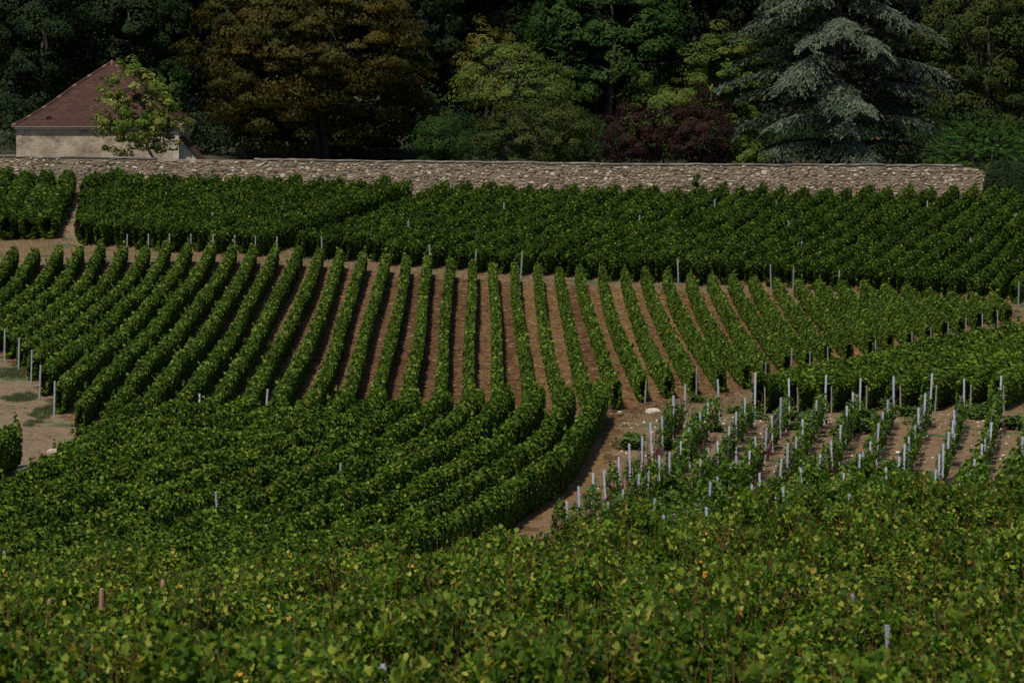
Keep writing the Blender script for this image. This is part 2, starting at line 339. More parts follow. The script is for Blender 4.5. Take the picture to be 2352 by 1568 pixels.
def strip(name, seed, mat, L=2., H=1.2, zb=.1, w=.25, p=4., n=1700, size=(.08, .13), bump=.08, shape=KITE, shoots=0, inner=.35, sparse=0., tint_pow=1., up=.35, nn=.5, canes=0):
    rg = np.random.default_rng(seed)
    x = rg.uniform(-L / 2, L / 2, n); th = rg.uniform(0, 2 * math.pi, n)
    ph = rg.uniform(0, 6.28, 6)
    wob = 1 + bump * (np.sin(x * 6.3 / L * 2 + ph[0] + np.sin(th + ph[3])) + .8 * np.sin(x * 6.3 / L * 5 + ph[1] + 2 * th) + .6 * np.sin(3 * th + ph[2] + x * 9))
    c, s = np.cos(th), np.sin(th)
    r = (np.abs(c) ** p + np.abs(s) ** p) ** (-1 / p)
    q = 1 - inner * rg.uniform(0, 1, n) ** 2.0
    hh = (H - zb) / 2; zc = (H + zb) / 2
    y = c * r * w * wob * q; z = zc + s * r * hh * wob * q
    rad = np.stack([np.zeros(n), c * hh, s * w], 1); rad /= np.linalg.norm(rad, axis=1, keepdims=True)
    if p > 3:   # clipped: side leaves face sideways
        rad = np.stack([np.zeros(n), np.sign(c) * (np.abs(c) * r) ** 4, np.sign(s) * (np.abs(s) * r) ** 4], 1)
    keep = np.ones(n, bool)
    if sparse:
        g_ = np.sin(x * 4.1 + ph[4]) + np.sin(x * 7.7 + ph[5] + z * 3) + rg.normal(0, .5, n); keep = g_ > sparse
    keep &= z > zb * .5
    P = np.stack([x, y, z], 1); Nn = rad * .75 + np.array([0, 0, up]) + rg.normal(0, nn, (n, 3)); Dn = np.array([0, 0, -.8]) + rad * .35 + rg.normal(0, .55, (n, 3))
    P, Nn, Dn = P[keep], Nn[keep], Dn[keep]
    if shoots:
        sp = []; 
        for _ in range(shoots):
            x0 = rg.uniform(-L / 2, L / 2); a = rg.normal(0, .25, 2); ln = rg.uniform(.12, .38); m = int(ln / .04)
            t = np.linspace(0, 1, m)[:, None]; sp.append(np.array([x0, rg.normal(0, w * .4), H * .95]) + t * ln * np.array([a[0], a[1], 1]) + rg.normal(0, .03, (m, 3)))
        sp = np.concatenate(sp); m = len(sp)
        P = np.r_[P, sp]; Nn = np.r_[Nn, rg.normal(0, .6, (m, 3)) + [0, 0, .5]]; Dn = np.r_[Dn, rg.normal(0, .6, (m, 3)) - [0, 0, .4]]
    sz = rg.uniform(size[0], size[1], len(P)); tn = rg.uniform(0, 1, len(P)) ** tint_pow
    V, F_, T = put_leaves(shape, P, Nn, Dn, sz, tn)
    if not canes: return mesh_np(name, V, F_, (mat,), tint=T)
    nb = len(V); cv, cf = [], []
    for k in range(canes):
        x0 = rg.uniform(-L / 2, L / 2); y0 = rg.normal(0, w * .5); lx, ly = rg.normal(0, .12, 2); z0 = rg.uniform(.5, .9) * H; z1 = H * rg.uniform(1.0, 1.32); r_ = .006
        for q, (dx_, dy_) in enumerate(((r_, 0), (-r_ * .5, r_ * .87), (-r_ * .5, -r_ * .87))):
            cv += [(x0 + dx_, y0 + dy_, z0), (x0 + lx + dx_ * .5, y0 + ly + dy_ * .5, z1)]
        b_ = nb + 6 * k; cf += [(b_, b_ + 2, b_ + 3, b_ + 1), (b_ + 2, b_ + 4, b_ + 5, b_ + 3), (b_ + 4, b_, b_ + 1, b_ + 5)]
    nl_ = sum(len(f) for f in F_)
    return mesh_np(name, np.r_[V, np.array(cv)], F_ + [np.array(cf)], (mat, M['cane']), tint=np.r_[T, np.full(len(cv), .5)], matidx=np.r_[np.zeros(nl_), np.ones(len(cf))])
STR = {}
STR['clip'] = [strip('foliage', 100 + i, M['clip'], H=.95, zb=.06, w=.165, p=3.2, n=1600, size=(.08, .14), bump=.13, shoots=3, nn=.55) for i in range(12)]
STR['back'] = [strip('foliage', 200 + i, M['back'], H=1.15, zb=.1, w=.225, p=2.7, n=1700, size=(.085, .14), bump=.16, shoots=5) for i in range(12)]
STR['lower'] = [strip('foliage', 300 + i, M['lower'], H=1.24, zb=.1, w=.21, p=2.8, n=2000, size=(.08, .13), bump=.10, shoots=3) for i in range(12)]
STR['fore'] = [strip('foliage', 400 + i, M['fore'], H=1.22, zb=.15, w=.33, p=2.2, n=3100, size=(.05, .115), bump=.30, shape=LOBED, shoots=34, up=.15, tint_pow=1.2, nn=.75, canes=26) for i in range(12)]
STR['young'] = [strip('foliage', 500 + i, M['young'], H=1.08, zb=.30, w=.15, p=2.0, n=520, size=(.075, .125), bump=.25, sparse=-.2, shoots=2) for i in range(8)]
STR['youngdense'] = [strip('foliage', 600 + i, M['young'], H=1.12, zb=.15, w=.34, p=2.0, n=1700, size=(.085, .14), bump=.25, sparse=-1.0, shoots=5) for i in range(8)]

def trunk_mesh(seed):
    rg = random.Random(seed); b = MB(); p = [(0, 0, -.05)]
    for k in range(5): p.append((p[-1][0] + rg.uniform(-.03, .03), p[-1][1] + rg.uniform(-.03, .03), .05 + k * .16))
    b.tube(p, [.028, .026, .022, .02, .018, .014], 5)
    for s_ in (-1, 1): b.tube([p[-1], (p[-1][0] + s_ * .14, p[-1][1], p[-1][2] + .12), (p[-1][0] + s_ * .3, p[-1][1], p[-1][2] + .3)], [.013, .009, .005], 4)
    return b.mesh('trunk', (M['bark'],))
ME_TRUNK = [trunk_mesh(i) for i in range(4)]
def row(name, pts, kind, label, group, hs=1., seg=1.9, jit=.06, margin=90, lenscale=1.06, ws=1., skip=0.):
    """pts: plan polyline; pieces of foliage follow it over the terrain"""
    pts = np.array(pts, float); d = np.r_[0, np.cumsum(np.hypot(*np.diff(pts, axis=0).T))]
    if d[-1] < .8: return None
    n = max(1, int(round(d[-1] / seg))); st = d[-1] / n
    u = (np.arange(n) + .5) * st
    X = np.interp(u, d, pts[:, 0]); Y = np.interp(u, d, pts[:, 1])
    Xa = np.interp(u - st / 2, d, pts[:, 0]); Ya = np.interp(u - st / 2, d, pts[:, 1]); Xb = np.interp(u + st / 2, d, pts[:, 0]); Yb = np.interp(u + st / 2, d, pts[:, 1])
    Za, Zb = zg(Xa, Ya), zg(Xb, Yb)
    vis = [i for i in range(n) if inview(X[i], Y[i], (Za[i] + Zb[i]) / 2 + .6, margin)]
    if not vis: return None
    e = empty(name, (X[vis[0]], Y[vis[0]], (Za[vis[0]] + Zb[vis[0]]) / 2)); tag(e, label, 'vine row', group)
    inv = Vector(e.location)
    for i in vis:
        dv = Vector((Xb[i] - Xa[i], Yb[i] - Ya[i], Zb[i] - Za[i])); ln = dv.length; dv.normalize()
        sd_ = Vector((0, 0, 1)).cross(dv).normalized(); upv = dv.cross(sd_)
        if skip and random.random() < (skip(X[i], Y[i]) if callable(skip) else skip) and i not in (vis[0], vis[-1]): continue
        fl = random.choice((-1, 1))
        k = kind if isinstance(kind, str) else kind(X[i], Y[i])
        me = random.choice(STR[k]); sx = ln / 2. * lenscale * fl
        hz = hs * random.uniform(1 - jit, 1 + jit); sy = random.uniform(.93, 1.08) * ws * fl
        m = Matrix(((dv.x * sx, sd_.x * sy, 0, X[i] - inv.x), (dv.y * sx, sd_.y * sy, 0, Y[i] - inv.y),
                    (dv.z * sx, sd_.z * sy, hz, (Za[i] + Zb[i]) / 2 - inv.z), (0, 0, 0, 1)))
        o = bpy.data.objects.new('foliage', me); COL.objects.link(o); o.parent = e
        sh = Matrix.Identity(4)
        o.location = m.to_translation()
        q = Matrix(((dv.x * fl, sd_.x * fl, upv.x), (dv.y * fl, sd_.y * fl, upv.y), (dv.z * fl, sd_.z * fl, upv.z)))
        o.rotation_euler = q.to_euler(); o.scale = (abs(sx), abs(sy), hz)
    for i in (vis[0], vis[-1]):
        for k in range(2):
            t = link('trunk', random.choice(ME_TRUNK), e); u_ = .15 + .5 * k
            a = 1 - u_ if i == vis[-1] else u_
            t.location = (Xa[i] + (Xb[i] - Xa[i]) * a - inv.x, Ya[i] + (Yb[i] - Ya[i]) * a - inv.y, Za[i] + (Zb[i] - Za[i]) * a - inv.z); t.rotation_euler = (0, 0, random.uniform(0, 3))
    return e

# ------------------------------------------------------------------ posts
def channel_mesh(name, h, mat, w=.055, d=.04):
    b = MB(); t = .004
    prof = [(-w/2, 0), (w/2, 0), (w/2, d), (w/2 - t, d), (w/2 - t, t), (-w/2 + t, t), (-w/2 + t, d), (-w/2, d)]
    n = len(prof); vs = [(x, y, z) for z in (-.3, h) for x, y in prof]
    fs = [(i, (i+1) % n, n + (i+1) % n, n + i) for i in range(n)] + [tuple(range(n, 2*n)), tuple(range(n))[::-1]]
    b.add(vs, fs)
    for k in range(5):          # wire hooks along the edge
        z = h - .06 - k * .22
        b.box((-w/2 - .012, -.004, z), (-w/2 - .001, .012, z + .025)); b.box((w/2 + .001, -.004, z), (w/2 + .012, .012, z + .025))
    return b.mesh(name, (mat,))
def stake_mesh(name, h, mat, r=.035, seed=0):
    rg = random.Random(seed); b = MB(); k = [(rg.uniform(-.012, .012), rg.uniform(-.012, .012)) for _ in range(6)]
    zs = [-.3, 0, h * .35, h * .7, h * .96, h]
    b.tube([(k[i][0], k[i][1], z) for i, z in enumerate(zs)], [r, r, r * .96, r * .93, r * .9, r * .62], 8); return b.mesh(name, (mat,))
ME_POST = channel_mesh('trellis_post', 1.42, M['galv']); ME_TALL = channel_mesh('trellis_post', 1.72, M['galv'], .06, .05)
ME_DULL = channel_mesh('trellis_post', 1.3, M['dullgalv'], .05); ME_STAKE = [stake_mesh('wooden_stake', 1.25, M['stake'], seed=i) for i in range(3)]
ME_BROWN = [stake_mesh('wooden_stake', 1.6, M['brownstake'], .05, seed=i + 5) for i in range(3)]
def post(me, x, y, label, cat, group, rz=None, tilt=.03, sc=1.):
    o = link(me.name.split('.')[0], me); o.location = (x, y, zf(x, y)); o.rotation_euler = (random.gauss(0, tilt), random.gauss(0, tilt), random.uniform(-.3, .3) if rz is None else rz); o.scale = (sc, sc, sc)
    tag(o, label, cat, group); return o

# ------------------------------------------------------------------ A: clipped vine rows in the middle
NEAR = np.array([(-24, 168), (-21.5, 158), (-20.4, 154.5), (-19, 148.2), (-17.6, 141.3), (-16.4, 136.7), (-15.2, 131), (-14, 128), (-12, 129), (-8, 132.5), (-5, 134.5), (0, 137), (3, 139.5), (4, 142), (5.2, 146.5), (6.2, 147.5),
                 (7.3, 149.5), (8.3, 150.5), (9.3, 152), (11.7, 160), (13.6, 164), (15.7, 168.5), (17.7, 171.5), (19.6, 176.5), (20.6, 178), (24, 187), (25.5, 189.5)])
def midx(k, Y): return -.0086 * Y + 1.1 * (k - .34)
MID = []
for k in range(-25, 25):
    Yn = None
    for Y in np.arange(194, 120, -.25):
        x = midx(k, Y)
        if Y < np.interp(x, NEAR[:, 0], NEAR[:, 1]): break
        Yn = Y
    if Yn is None or Yn > 192.5: continue
    wig = [random.uniform(-.05, .05) for _ in range(5)]
    pts = [(midx(k, Y) + .05 * math.sin(Y * .11 + k * 1.7), Y) for Y in np.linspace(Yn, 194 + random.uniform(-.3, .2), 14)]
    MID.append((k, pts))
order = [k for k, p in MID if any(0 < proj(x, y, zf(x, y) + 1)[0] < 1024 for x, y in p)]
for k, pts in MID:
    lab = f'neatly clipped vine row, {nth(order.index(k) + 1)} from the left in the middle plot' if k in order else f'neatly clipped vine row cut off by the picture edge, {nth(abs(k))} row {"left" if k < 0 else "right"} of centre'
    e = row('vine_row', pts, 'clip', lab, 'clipped vine rows of the middle plot', hs=random.uniform(.97, 1.04), jit=.07)
    if e is None: continue
    x, y = pts[0]
    if k in order:
        w_ = nth(order.index(k) + 1)
        if k < -12 or k > 3:
            if k in (8, 12): post(ME_STAKE[k % 3], x + .06, y - 1.12, f'leaning wooden stake at the near end of the {w_} clipped vine row', 'post', 'end posts of the clipped rows', tilt=.06)
            elif k < 0 or random.random() < .55: post(ME_DULL, x + random.uniform(-.12, .12), y - 1.04, f'grey metal post at the near end of the {w_} clipped vine row', 'post', 'end posts of the clipped rows', sc=1.0 if k < 0 else .72)
        if -17 < k < -8:
            post(ME_DULL, pts[-1][0], pts[-1][1] + 1.05, f'grey metal post at the far end of the {w_} clipped vine row', 'post', 'end posts of the clipped rows', sc=1.03)
for (x_, y_) in ((457, 940), (608, 928)):
    X_, Y_ = ovp(x_, y_ + 30, .35, 100); post(ME_POST, X_, Y_, f'bright metal post standing in the gap between the clipped rows, {"left" if x_ < 500 else "right"} of two', 'post', 'bright posts below the clipped rows', sc=.95)

# ------------------------------------------------------------------ B: upper plot behind the grass strip
WALLY = 225.0
BACK = []
x = -42.
while x < 36:
    BACK.append(x); x += 1.15
i = 0
border = -12.0
PATHX = lambda Y: -23.3 - .085 * (Y - 201)
for x0 in BACK:
    left = x0 < -32.5; g_ = -.06 if left else np.interp(x0, (-22, 18), (.25, .35))
    xs0 = x0 + 8.5 if left else x0
    if left and xs0 > PATHX(204.5) - .45: continue
    yn = 204.3 if left else np.interp(x0 + 1.2, (-24, -21, -17, -8.6, -.6, 15, 25, 36), (203.5, 200.5, 198.0, 197.0, 196.3, 196.4, 197.0, 195.5)); yn += random.uniform(-.5, .8)
    yf = 223.4 + random.uniform(-.5, .3)
    if not left:
        while yn < yf and x0 + g_ * (yn - 197) < PATHX(yn) + .5: yn += .25
    if yf - yn < 1.5 or abs(x0 - border) < .2: continue
    pts = [(xs0 + g_ * (Y - 197) + .08 * math.sin(Y * .3 + x0), Y) for Y in np.linspace(yn, yf, 9)]
    if not any(-10 < proj(a, b, zf(a, b) + 1)[0] < 1034 for a, b in pts): continue
    i += 1
    part = 'left of the worn path' if x0 < -23.5 else ''
    if left: lab = f'tall vine row, {nth(i)} from the left, beyond the narrow worn path by the wall'
    else: lab = f'bushy vine row, {nth(i)} from the left in the upper plot below the stone wall'
    row('vine_row', pts, 'back', lab, 'vine rows of the upper plot', hs=random.uniform(1.04, 1.14) if x0 < border else random.uniform(.95, 1.06), jit=.10, ws=1.75 if left else 1.)
    if x0 > -13 and random.random() < .3:
        post(ME_DULL, pts[0][0] + .1, pts[0][1] - .9, f'grey metal post at the near end of the {nth(i)} upper vine row', 'post', 'end posts of the upper rows', sc=random.uniform(.95, 1.1))
    if random.random() < .3:
        j = random.randint(2, 7); post(ME_DULL, pts[j][0], pts[j][1], f'thin metal post poking out along the {nth(i)} upper vine row', 'post', 'posts inside the upper rows', sc=1.16)

# ------------------------------------------------------------------ C: lower plot, curving rows that run on towards the camera
YT = [36, 60, 80, 95, 101, 105.5, 108.7, 112, 115.5, 120.5, 125, 130, 139]
T_LAST = [-16, -11.6, -8, -5.3, -4.5, -3.6, -3.2, -2.6, -1.9, -1.2, -.8, -.4, 0]
T_840 = [-18.8, -14.2, -10.6, -8.0, -7.2, -6.5, -5.8, -5.0, -3.9, -2.1, -.9, -.2, 0]
LEFTB = np.array([(36, -40), (90, -40), (97, -18), (108, -15.5), (118, -14.2), (126, -13.6), (140, -13.5)])
i = 0
for r in range(0, 34):
    w_ = min(r / 8, 1.15); pts = []
    ytop = np.interp(r, (0, 8, 12, 16), (136.6, 132.6, 129.3, 127)) + random.uniform(-.4, .4)
    for Y in np.linspace(36, ytop, 46):
        X = 3.3 - 1.1 * r + np.interp(Y, YT, T_LAST) * (1 - w_) + np.interp(Y, YT, T_840) * w_ + .05 * math.sin(Y * .4 + r)
        if X < np.interp(Y, LEFTB[:, 0], LEFTB[:, 1]): pts = []; continue
        pts.append((X, Y))
    if len(pts) < 2: continue
    if not any(-10 < proj(a, b, zf(a, b) + 1)[0] < 1034 and proj(a, b, zf(a, b) + 1)[1] < 690 for a, b in pts): continue
    i += 1
    near = [p for p in pts if p[1] <= 79]; far = [p for p in pts if p[1] > 76.5]
    lab = f'dense curving vine row, {nth(i)} counted leftward from the bare young plot'
    kindf = lambda X, Y: 'fore' if Y < 74 + 6 * math.sin(X * 1.3) + random.uniform(-5, 5) else 'lower'
    row('vine_row', pts, kindf, lab, 'curving vine rows of the lower plot', hs=random.uniform(.96, 1.05), jit=.09)

# ------------------------------------------------------------------ D: front plot at the right
FB = np.array([(-8, 76), (-1, 80.5), (3.2, 86), (8, 89), (12.5, 91.5), (22, 95)])
i = 0
for r in range(1, 34):
    pts = []
    for Y in np.linspace(36, 97, 32):
        X = 3.55 + 1.12 * r + np.interp(Y, YT, T_LAST) + .06 * math.sin(Y * .5 + r * 2)
        if Y > np.interp(X, FB[:, 0], FB[:, 1]): break
        pts.append((X, Y))
    if len(pts) < 2 or not any(-10 < proj(a, b, zf(a, b) + 1)[0] < 1034 and proj(a, b, zf(a, b) + 1)[1] < 690 for a, b in pts): continue
    i += 1
    row('vine_row', pts, 'fore', f'large leaved vine row of the nearest plot, {nth(i)} counted rightward from its left end', 'large leaved vine rows of the nearest plot', hs=random.uniform(.92, 1.1), jit=.2, skip=.05)

# ------------------------------------------------------------------ E: green plot at the right behind the young vines
GY_ = [133.5, 146, 158.7, 169, 176, 182]; G_ = [0, 2.9, 7.4, 12.2, 16, 20]
i = 0
for r in range(0, 12):
    pts = [(8.5 + 1.2 * r + np.interp(Y, GY_, G_), Y) for Y in np.linspace(134.3 + random.uniform(-.3, .3), 181, 24)]
    if not any(0 < proj(a, b, zf(a, b) + 1)[0] < 1024 for a, b in pts): continue
    i += 1
    row('vine_row', pts, 'lower', f'full green vine row, {nth(i)} from the left behind the posts of the young plot', 'green vine rows beyond the young plot', hs=random.uniform(.88, .97), jit=.1, ws=1.3)
    post(ME_STAKE[r % 3], pts[0][0] + .1, pts[0][1] - 1.1, f'weathered short stake at the front end of the {nth(i)} green vine row', 'post', 'stakes before the green plot', sc=.8)

# ------------------------------------------------------------------ F: young plot with bright posts, sleeves and wires
def tube_mesh():
    b = MB(); n = 6; r = .05
    out = [(math.cos(a) * r * (1 + .2 * (k % 2)), math.sin(a) * r, z) for z in (-.02, .2, .42) for k, a in enumerate([i * 2 * math.pi / n for i in range(n)])]
    inn = [(x * .8, y * .8, .40) for x, y, z in out[-n:]]
    fs = [(l*n+k, l*n+(k+1) % n, (l+1)*n+(k+1) % n, (l+1)*n+k) for l in range(3) for k in range(n)]
    b.add(out + inn, fs); return b.mesh('grow_sleeve', (M['tube'],))
ME_TUBE = tube_mesh()
for j in range(0, 13):
    Y1 = 128.6; X1 = 5.72 + 1.18 * j
    yb = 101 if j < 2 else np.interp(X1, (4, 9, 18), (97, 93, 94))
    pts = [(X1 - .165 * (Y1 - Y), Y) for Y in np.linspace(Y1, yb, 16)]
    pts = [(a, b) for a, b in pts if b > np.interp(a, FB[:, 0], FB[:, 1]) + 1.0]
    if not inview(*pts[0], 0, 30): continue
    w_ = nth(j + 1)
    kindf = lambda X, Y: 'youngdense' if Y < 110.5 + random.uniform(-4, 4) + (X - 5) * .25 and j > 1 else 'young'
    e = row('young_vine_row', pts, kindf, f'sparse young vine row with bright posts, {w_} from the left in the bare plot', 'young vine rows in the bare plot', hs=random.uniform(.88, 1.0), seg=1.5, jit=.25, lenscale=.95, skip=(.55, .3, .12)[j] if j < 3 else (lambda X, Y: .22 if Y > 112 else .05))
    if e is None: continue
    L0 = Vector(e.location); y = Y1 - .3; n_ = 0
    while y > pts[-1][1]:
        x = X1 - .165 * (Y1 - y)
        if inview(x, y, 0, 20):
            t = link('trunk', random.choice(ME_TRUNK), e); t.location = (x - L0.x, y - L0.y, zf(x, y) - L0.z); t.rotation_euler = (0, 0, random.uniform(1.2, 2))
            if y > 103 and random.random() < .72:
                t = link('grow_sleeve', ME_TUBE, e); t.location = (x - L0.x + .02, y - L0.y, zf(x, y) - L0.z); t.rotation_euler = (random.gauss(0, .06), random.gauss(0, .06), random.uniform(0, 3)); t.scale = (1.15, 1.15, random.uniform(.85, 1.15))
        y -= .95
    for h in (.45, .8, 1.1):
        b = MB(); q = [(a - L0.x + .04, c - L0.y, zf(a, c) + h - L0.z + .03 * math.sin(c * 2)) for a, c in pts]; b.tube(q, .006, 3, cap=False); b.build('wire', M['wire'], e)
    y = Y1 + .4; n_ = 0
    while y > pts[-1][1] + .2:
        x = X1 - .165 * (Y1 - y) + .05; n_ += 1
        where = 'tall galvanized end post at the upper end' if n_ == 1 else f'galvanized post, {nth(n_)} from the upper end'
        if inview(x, y, 0, 10) and (n_ == 1 or j < 2 or random.random() < .8): post(ME_TALL if n_ == 1 else ME_POST, x, y, f'{where} of the {w_} young vine row', 'post', 'galvanized posts of the young plot', sc=random.uniform(.84, 1.08), tilt=.03)
        y -= 2.6 if n_ > 1 else 3.2

# posts that poke out of the near foliage
for n_, (px, py, me, s_) in enumerate([(14, 1250, ME_DULL, 1.05), (236, 1362, ME_BROWN[0], .95), (370, 1340, ME_BROWN[1], .95), (112, 1375, ME_BROWN[2], .9), (533, 1388, ME_DULL, 1.1), (797, 1375, ME_DULL, 1.15),
        (960, 1275, ME_DULL, 1.15), (840, 1285, ME_DULL, 1.15), (885, 1545, ME_POST, 1.05), (1150, 1490, ME_DULL, 1.1), (1550, 1445, ME_DULL, 1.1), (1470, 1440, ME_DULL, 1.14), (1955, 1365, ME_DULL, 1.12), (2046, 1450, ME_DULL, 1.15), (780, 1040, ME_DULL, .98), (500, 1105, ME_DULL, .98)]):
    X_, Y_ = ovp(px, py + 22, 1.28, 30)
    brown = me in ME_BROWN
    o = post(me, X_, Y_, f'{"weathered brown stake" if brown else "dull grey post"} poking out of the near foliage, {nth([236, 370, 112].index(px) + 1) if brown else nth(n_ + 1)} of its kind', 'post', 'posts poking out of the near foliage', sc=s_)
FORE_ORDER = sorted([o for o in COL.objects if o.get('group') == 'posts poking out of the near foliage'], key=lambda o: proj(*o.location)[0])
for brown in (0, 1):
    q = [o for o in FORE_ORDER if o.name.startswith('wooden') == bool(brown)]
    for k, o in enumerate(q): o['label'] = f'{"weathered brown stake" if brown else "dull grey post"} poking out of the near foliage, {nth(k + 1)} from the left'
# ------------------------------------------------------------------ G: stone wall
M['stone'] = plainmat('wall_stone', [(0, (.065, .050, .036)), (.25, (.15, .116, .082)), (.5, (.235, .188, .134)), (.66, (.26, .165, .088)), (.82, (.34, .28, .205)), (1, (.48, .41, .32))], 7, .9, .15, .5, use_tint=True, bscale=25)
M['mortar'] = plainmat('wall_mortar', [(.25, (.088, .070, .047)), (.5, (.185, .147, .100)), (.75, (.275, .222, .158))], 1.3, .95, .1, .9, bscale=9)
M['coping'] = plainmat('wall_coping', [(.3, (.05, .045, .038)), (.5, (.11, .096, .078)), (.68, (.22, .19, .152))], 1.6, .95, .1, .6, bscale=14)
WP = [(-400, 357), (0, 358), (240, 362), (600, 366.5), (1080, 372), (1400, 376), (1700, 377.5), (2000, 379), (2205, 380), (2245, 385), (2274, 398), (2292, 414), (2308, 440), (2316, 456)]
WX = np.array([xat(a, WALLY) for a, b in WP]); WZ = np.array([zat(b, WALLY) for a, b in WP])
def wtop(x): return float(np.interp(x, WX, WZ)) + .012 * math.sin(x * 1.9) + .010 * math.sin(x * 5.3 + 1)
wall = empty('stone_wall', (0, WALLY, zf(0, WALLY))); tag(wall, 'long rubble stone garden wall below the trees, its end broken away beside ivy', 'wall')
WO = Vector(wall.location); XE = WX[-1]
b = MB(); xsn = np.arange(-48, XE, .5); vs = []
for x in xsn:
    zt = wtop(x) - .06; zb = zf(x, WALLY) - .5
    vs += [(x, 0, max(zb + .1, zt) - WO.z), (x, .55, max(zb + .1, zt) - WO.z), (x, 0, zb - WO.z), (x, .55, zb - WO.z)]
fs = []
for k in range(len(xsn) - 1):
    a, c = 4*k, 4*k+4; fs += [(a, c, c+1, a+1), (a+2, c+2, c, a), (a+1, c+1, c+3, a+3)]
fs += [(len(vs)-4, len(vs)-2, len(vs)-1, len(vs)-3)]
b.add(vs, fs); b.build('mortar_core', M['mortar'], wall)
rs = random.Random(5)
def stone_geo(cx, cz, sw, sh, proud):
    n = 7; a0 = rs.uniform(0, 6.28); ring = []; tl_ = rs.gauss(0, .22); ct_, st_ = math.cos(tl_), math.sin(tl_)
    for k in range(n):
        a = a0 + k * 2 * math.pi / n + rs.uniform(-.25, .25); r = rs.uniform(.82, 1.1)
        c, s = math.cos(a), math.sin(a); e = (abs(c) ** 3 + abs(s) ** 3) ** (-1 / 3)
        xx, zz = c * e * r * sw / 2, s * e * r * sh / 2; ring.append((xx * ct_ - zz * st_, xx * st_ + zz * ct_))
    v = [(cx + x, .03, cz + z) for x, z in ring] + [(cx + x * .82, -proud * rs.uniform(.6, 1.1), cz + z * .8 + .008) for x, z in ring] + [(cx, -proud * 1.15, cz)]
    f = [(k, (k+1) % n, n + (k+1) % n, n + k) for k in range(n)] + [(n + k, n + (k+1) % n, 2*n) for k in range(n)]
    return v, f
sb = MB(); singles = []; z = .10
while z < 2.35:
    ch = rs.uniform(.095, .175); x = -34.5 + rs.uniform(0, .3)
    while x < XE - .05:
        sw = rs.uniform(.10, .38) * (1.2 if x < -10 else 1); sh = ch * rs.uniform(.6, 1.25)
        smear = math.sin(x * .7 + z * 2) + math.sin(x * .23 + 2) + rs.gauss(0, .8)
        cz = wtop(x) - z - ch / 2 + rs.uniform(-.06, .06)
        if smear < 2.2 and cz > zf(x, WALLY) - .1:
            big = rs.random() < .035 and z < 1.35
            if big: sw, sh = sw * 1.25 + .06, sh * 1.35
            geo = stone_geo(x + sw / 2, cz - WO.z, sw * .94, sh * .96, rs.uniform(.012, .045) + (.012 if big else 0))
            t = min(1, max(0, rs.gauss(.45, .24))); 
            if rs.random() < .1: t = rs.uniform(.85, 1)
            if big: singles.append((sw * sh, geo, rs.choice((.62, .66, .8, .95, 1.0))))
            else: sb.add(geo[0], geo[1], t)
        x += sw * .97
    z += ch * .98
o = sb.build('rubble_stones', M['stone'], wall); o['kind'] = 'stuff'
for _, (v, f), t in singles[:260]:
    q = MB(); q.add(v, f, t); q.build('stone', M['stone'], wall)
x = -48.
while x < WX[8] + .3:
    l = rs.uniform(1.6, 3.4); x1 = min(x + l, WX[8] + .3)
    if rs.random() < .16: x = x1; continue
    q = MB(); n = 5; vs = []; 
    hgt = .06 + rs.uniform(-.025, .03)
    for k in range(n):
        xx = x + .012 + (x1 - x - .024) * k / (n - 1); zt = wtop(xx) - WO.z - .055
        vs += [(xx, -.03 + rs.uniform(-.03, .03), zt), (xx, -.045, zt + hgt + rs.uniform(-.025, .025)), (xx, .28, zt + hgt + .05 + rs.uniform(-.01, .01)), (xx, .6, zt + hgt), (xx, .6, zt)]
    fs = [(5*k+m, 5*k+5+m, 5*k+5+(m+1) % 5, 5*k+(m+1) % 5) for k in range(n-1) for m in range(5)] + [(4, 3, 2, 1, 0), tuple(5*(n-1)+m for m in range(5))]
    q.add(vs, fs); q.build('coping_slab', M['coping'], wall); x = x1

# ------------------------------------------------------------------ H: house with hipped tile roof
M['plaster'] = plainmat('old_lime_plaster', [(.25, (.12, .09, .062)), (.42, (.23, .182, .132)), (.58, (.32, .262, .196)), (.78, (.40, .335, .26))], 1.6, .95, .1, .8, bscale=7)
M['whitewash'] = plainmat('pale_dressed_stone', [(.3, (.34, .30, .245)), (.7, (.45, .41, .35))], 4, .9, .1, .3)
M['tile'] = plainmat('plain_roof_tile', [(0, (.022, .011, .009)), (.3, (.036, .016, .012)), (.6, (.050, .022, .016)), (.85, (.068, .031, .022)), (1, (.10, .052, .038))], 3, .85, .2, .2, use_tint=True)
M['hip'] = plainmat('hip_mortar', [(.3, (.09, .05, .04)), (.6, (.15, .095, .075)), (.8, (.20, .14, .11))], 6, .9, .1, .4)
HY = 234.
Wd, Dp = 9.9, 7.0; AX = .5
hx = xat(222.7, HY); hz0 = zf(hx, HY + 5) - .3
house = empty('house', (hx, HY + Dp / 2, hz0), R(-1.2)); tag(house, 'old plastered house with a steep hipped brown tile roof behind the wall', 'house')
ze = zat(290, HY) - hz0; zw = zat(297.5, HY) - hz0; za = zat(141, HY + 5) - hz0
hw, hd = Wd / 2, Dp / 2
b = MB(); n = 14; vs = []
b.box((-hw, -hd, -.5), (hw, hd, zw)); b.build('wall', M['plaster'], house)
rs = random.Random(9)
for sx in (-1, 1):                                           # dressed corner stones
    z = .0
    while z < zw - .05:
        h = rs.uniform(.26, .4); l = rs.choice((.34, .5)); z1 = min(z + h, zw - .02)
        q = MB(); x0, x1 = (sx * (hw - l), sx * (hw + .015)); q.box((min(x0, x1), -hd - .02, z + .008), (max(x0, x1), -hd + l * .7, z1 - .008)); q.build('quoin', M['whitewash'] if sx > 0 else M['plaster'], house); z = z1
q = MB()                                                     # moulded cornice ring
prof = [(.0, zw - .02), (.10, zw + .02), (.13, zw + .10), (.22, zw + .15), (.26, ze - .02), (.26, ze), (0, ze)]
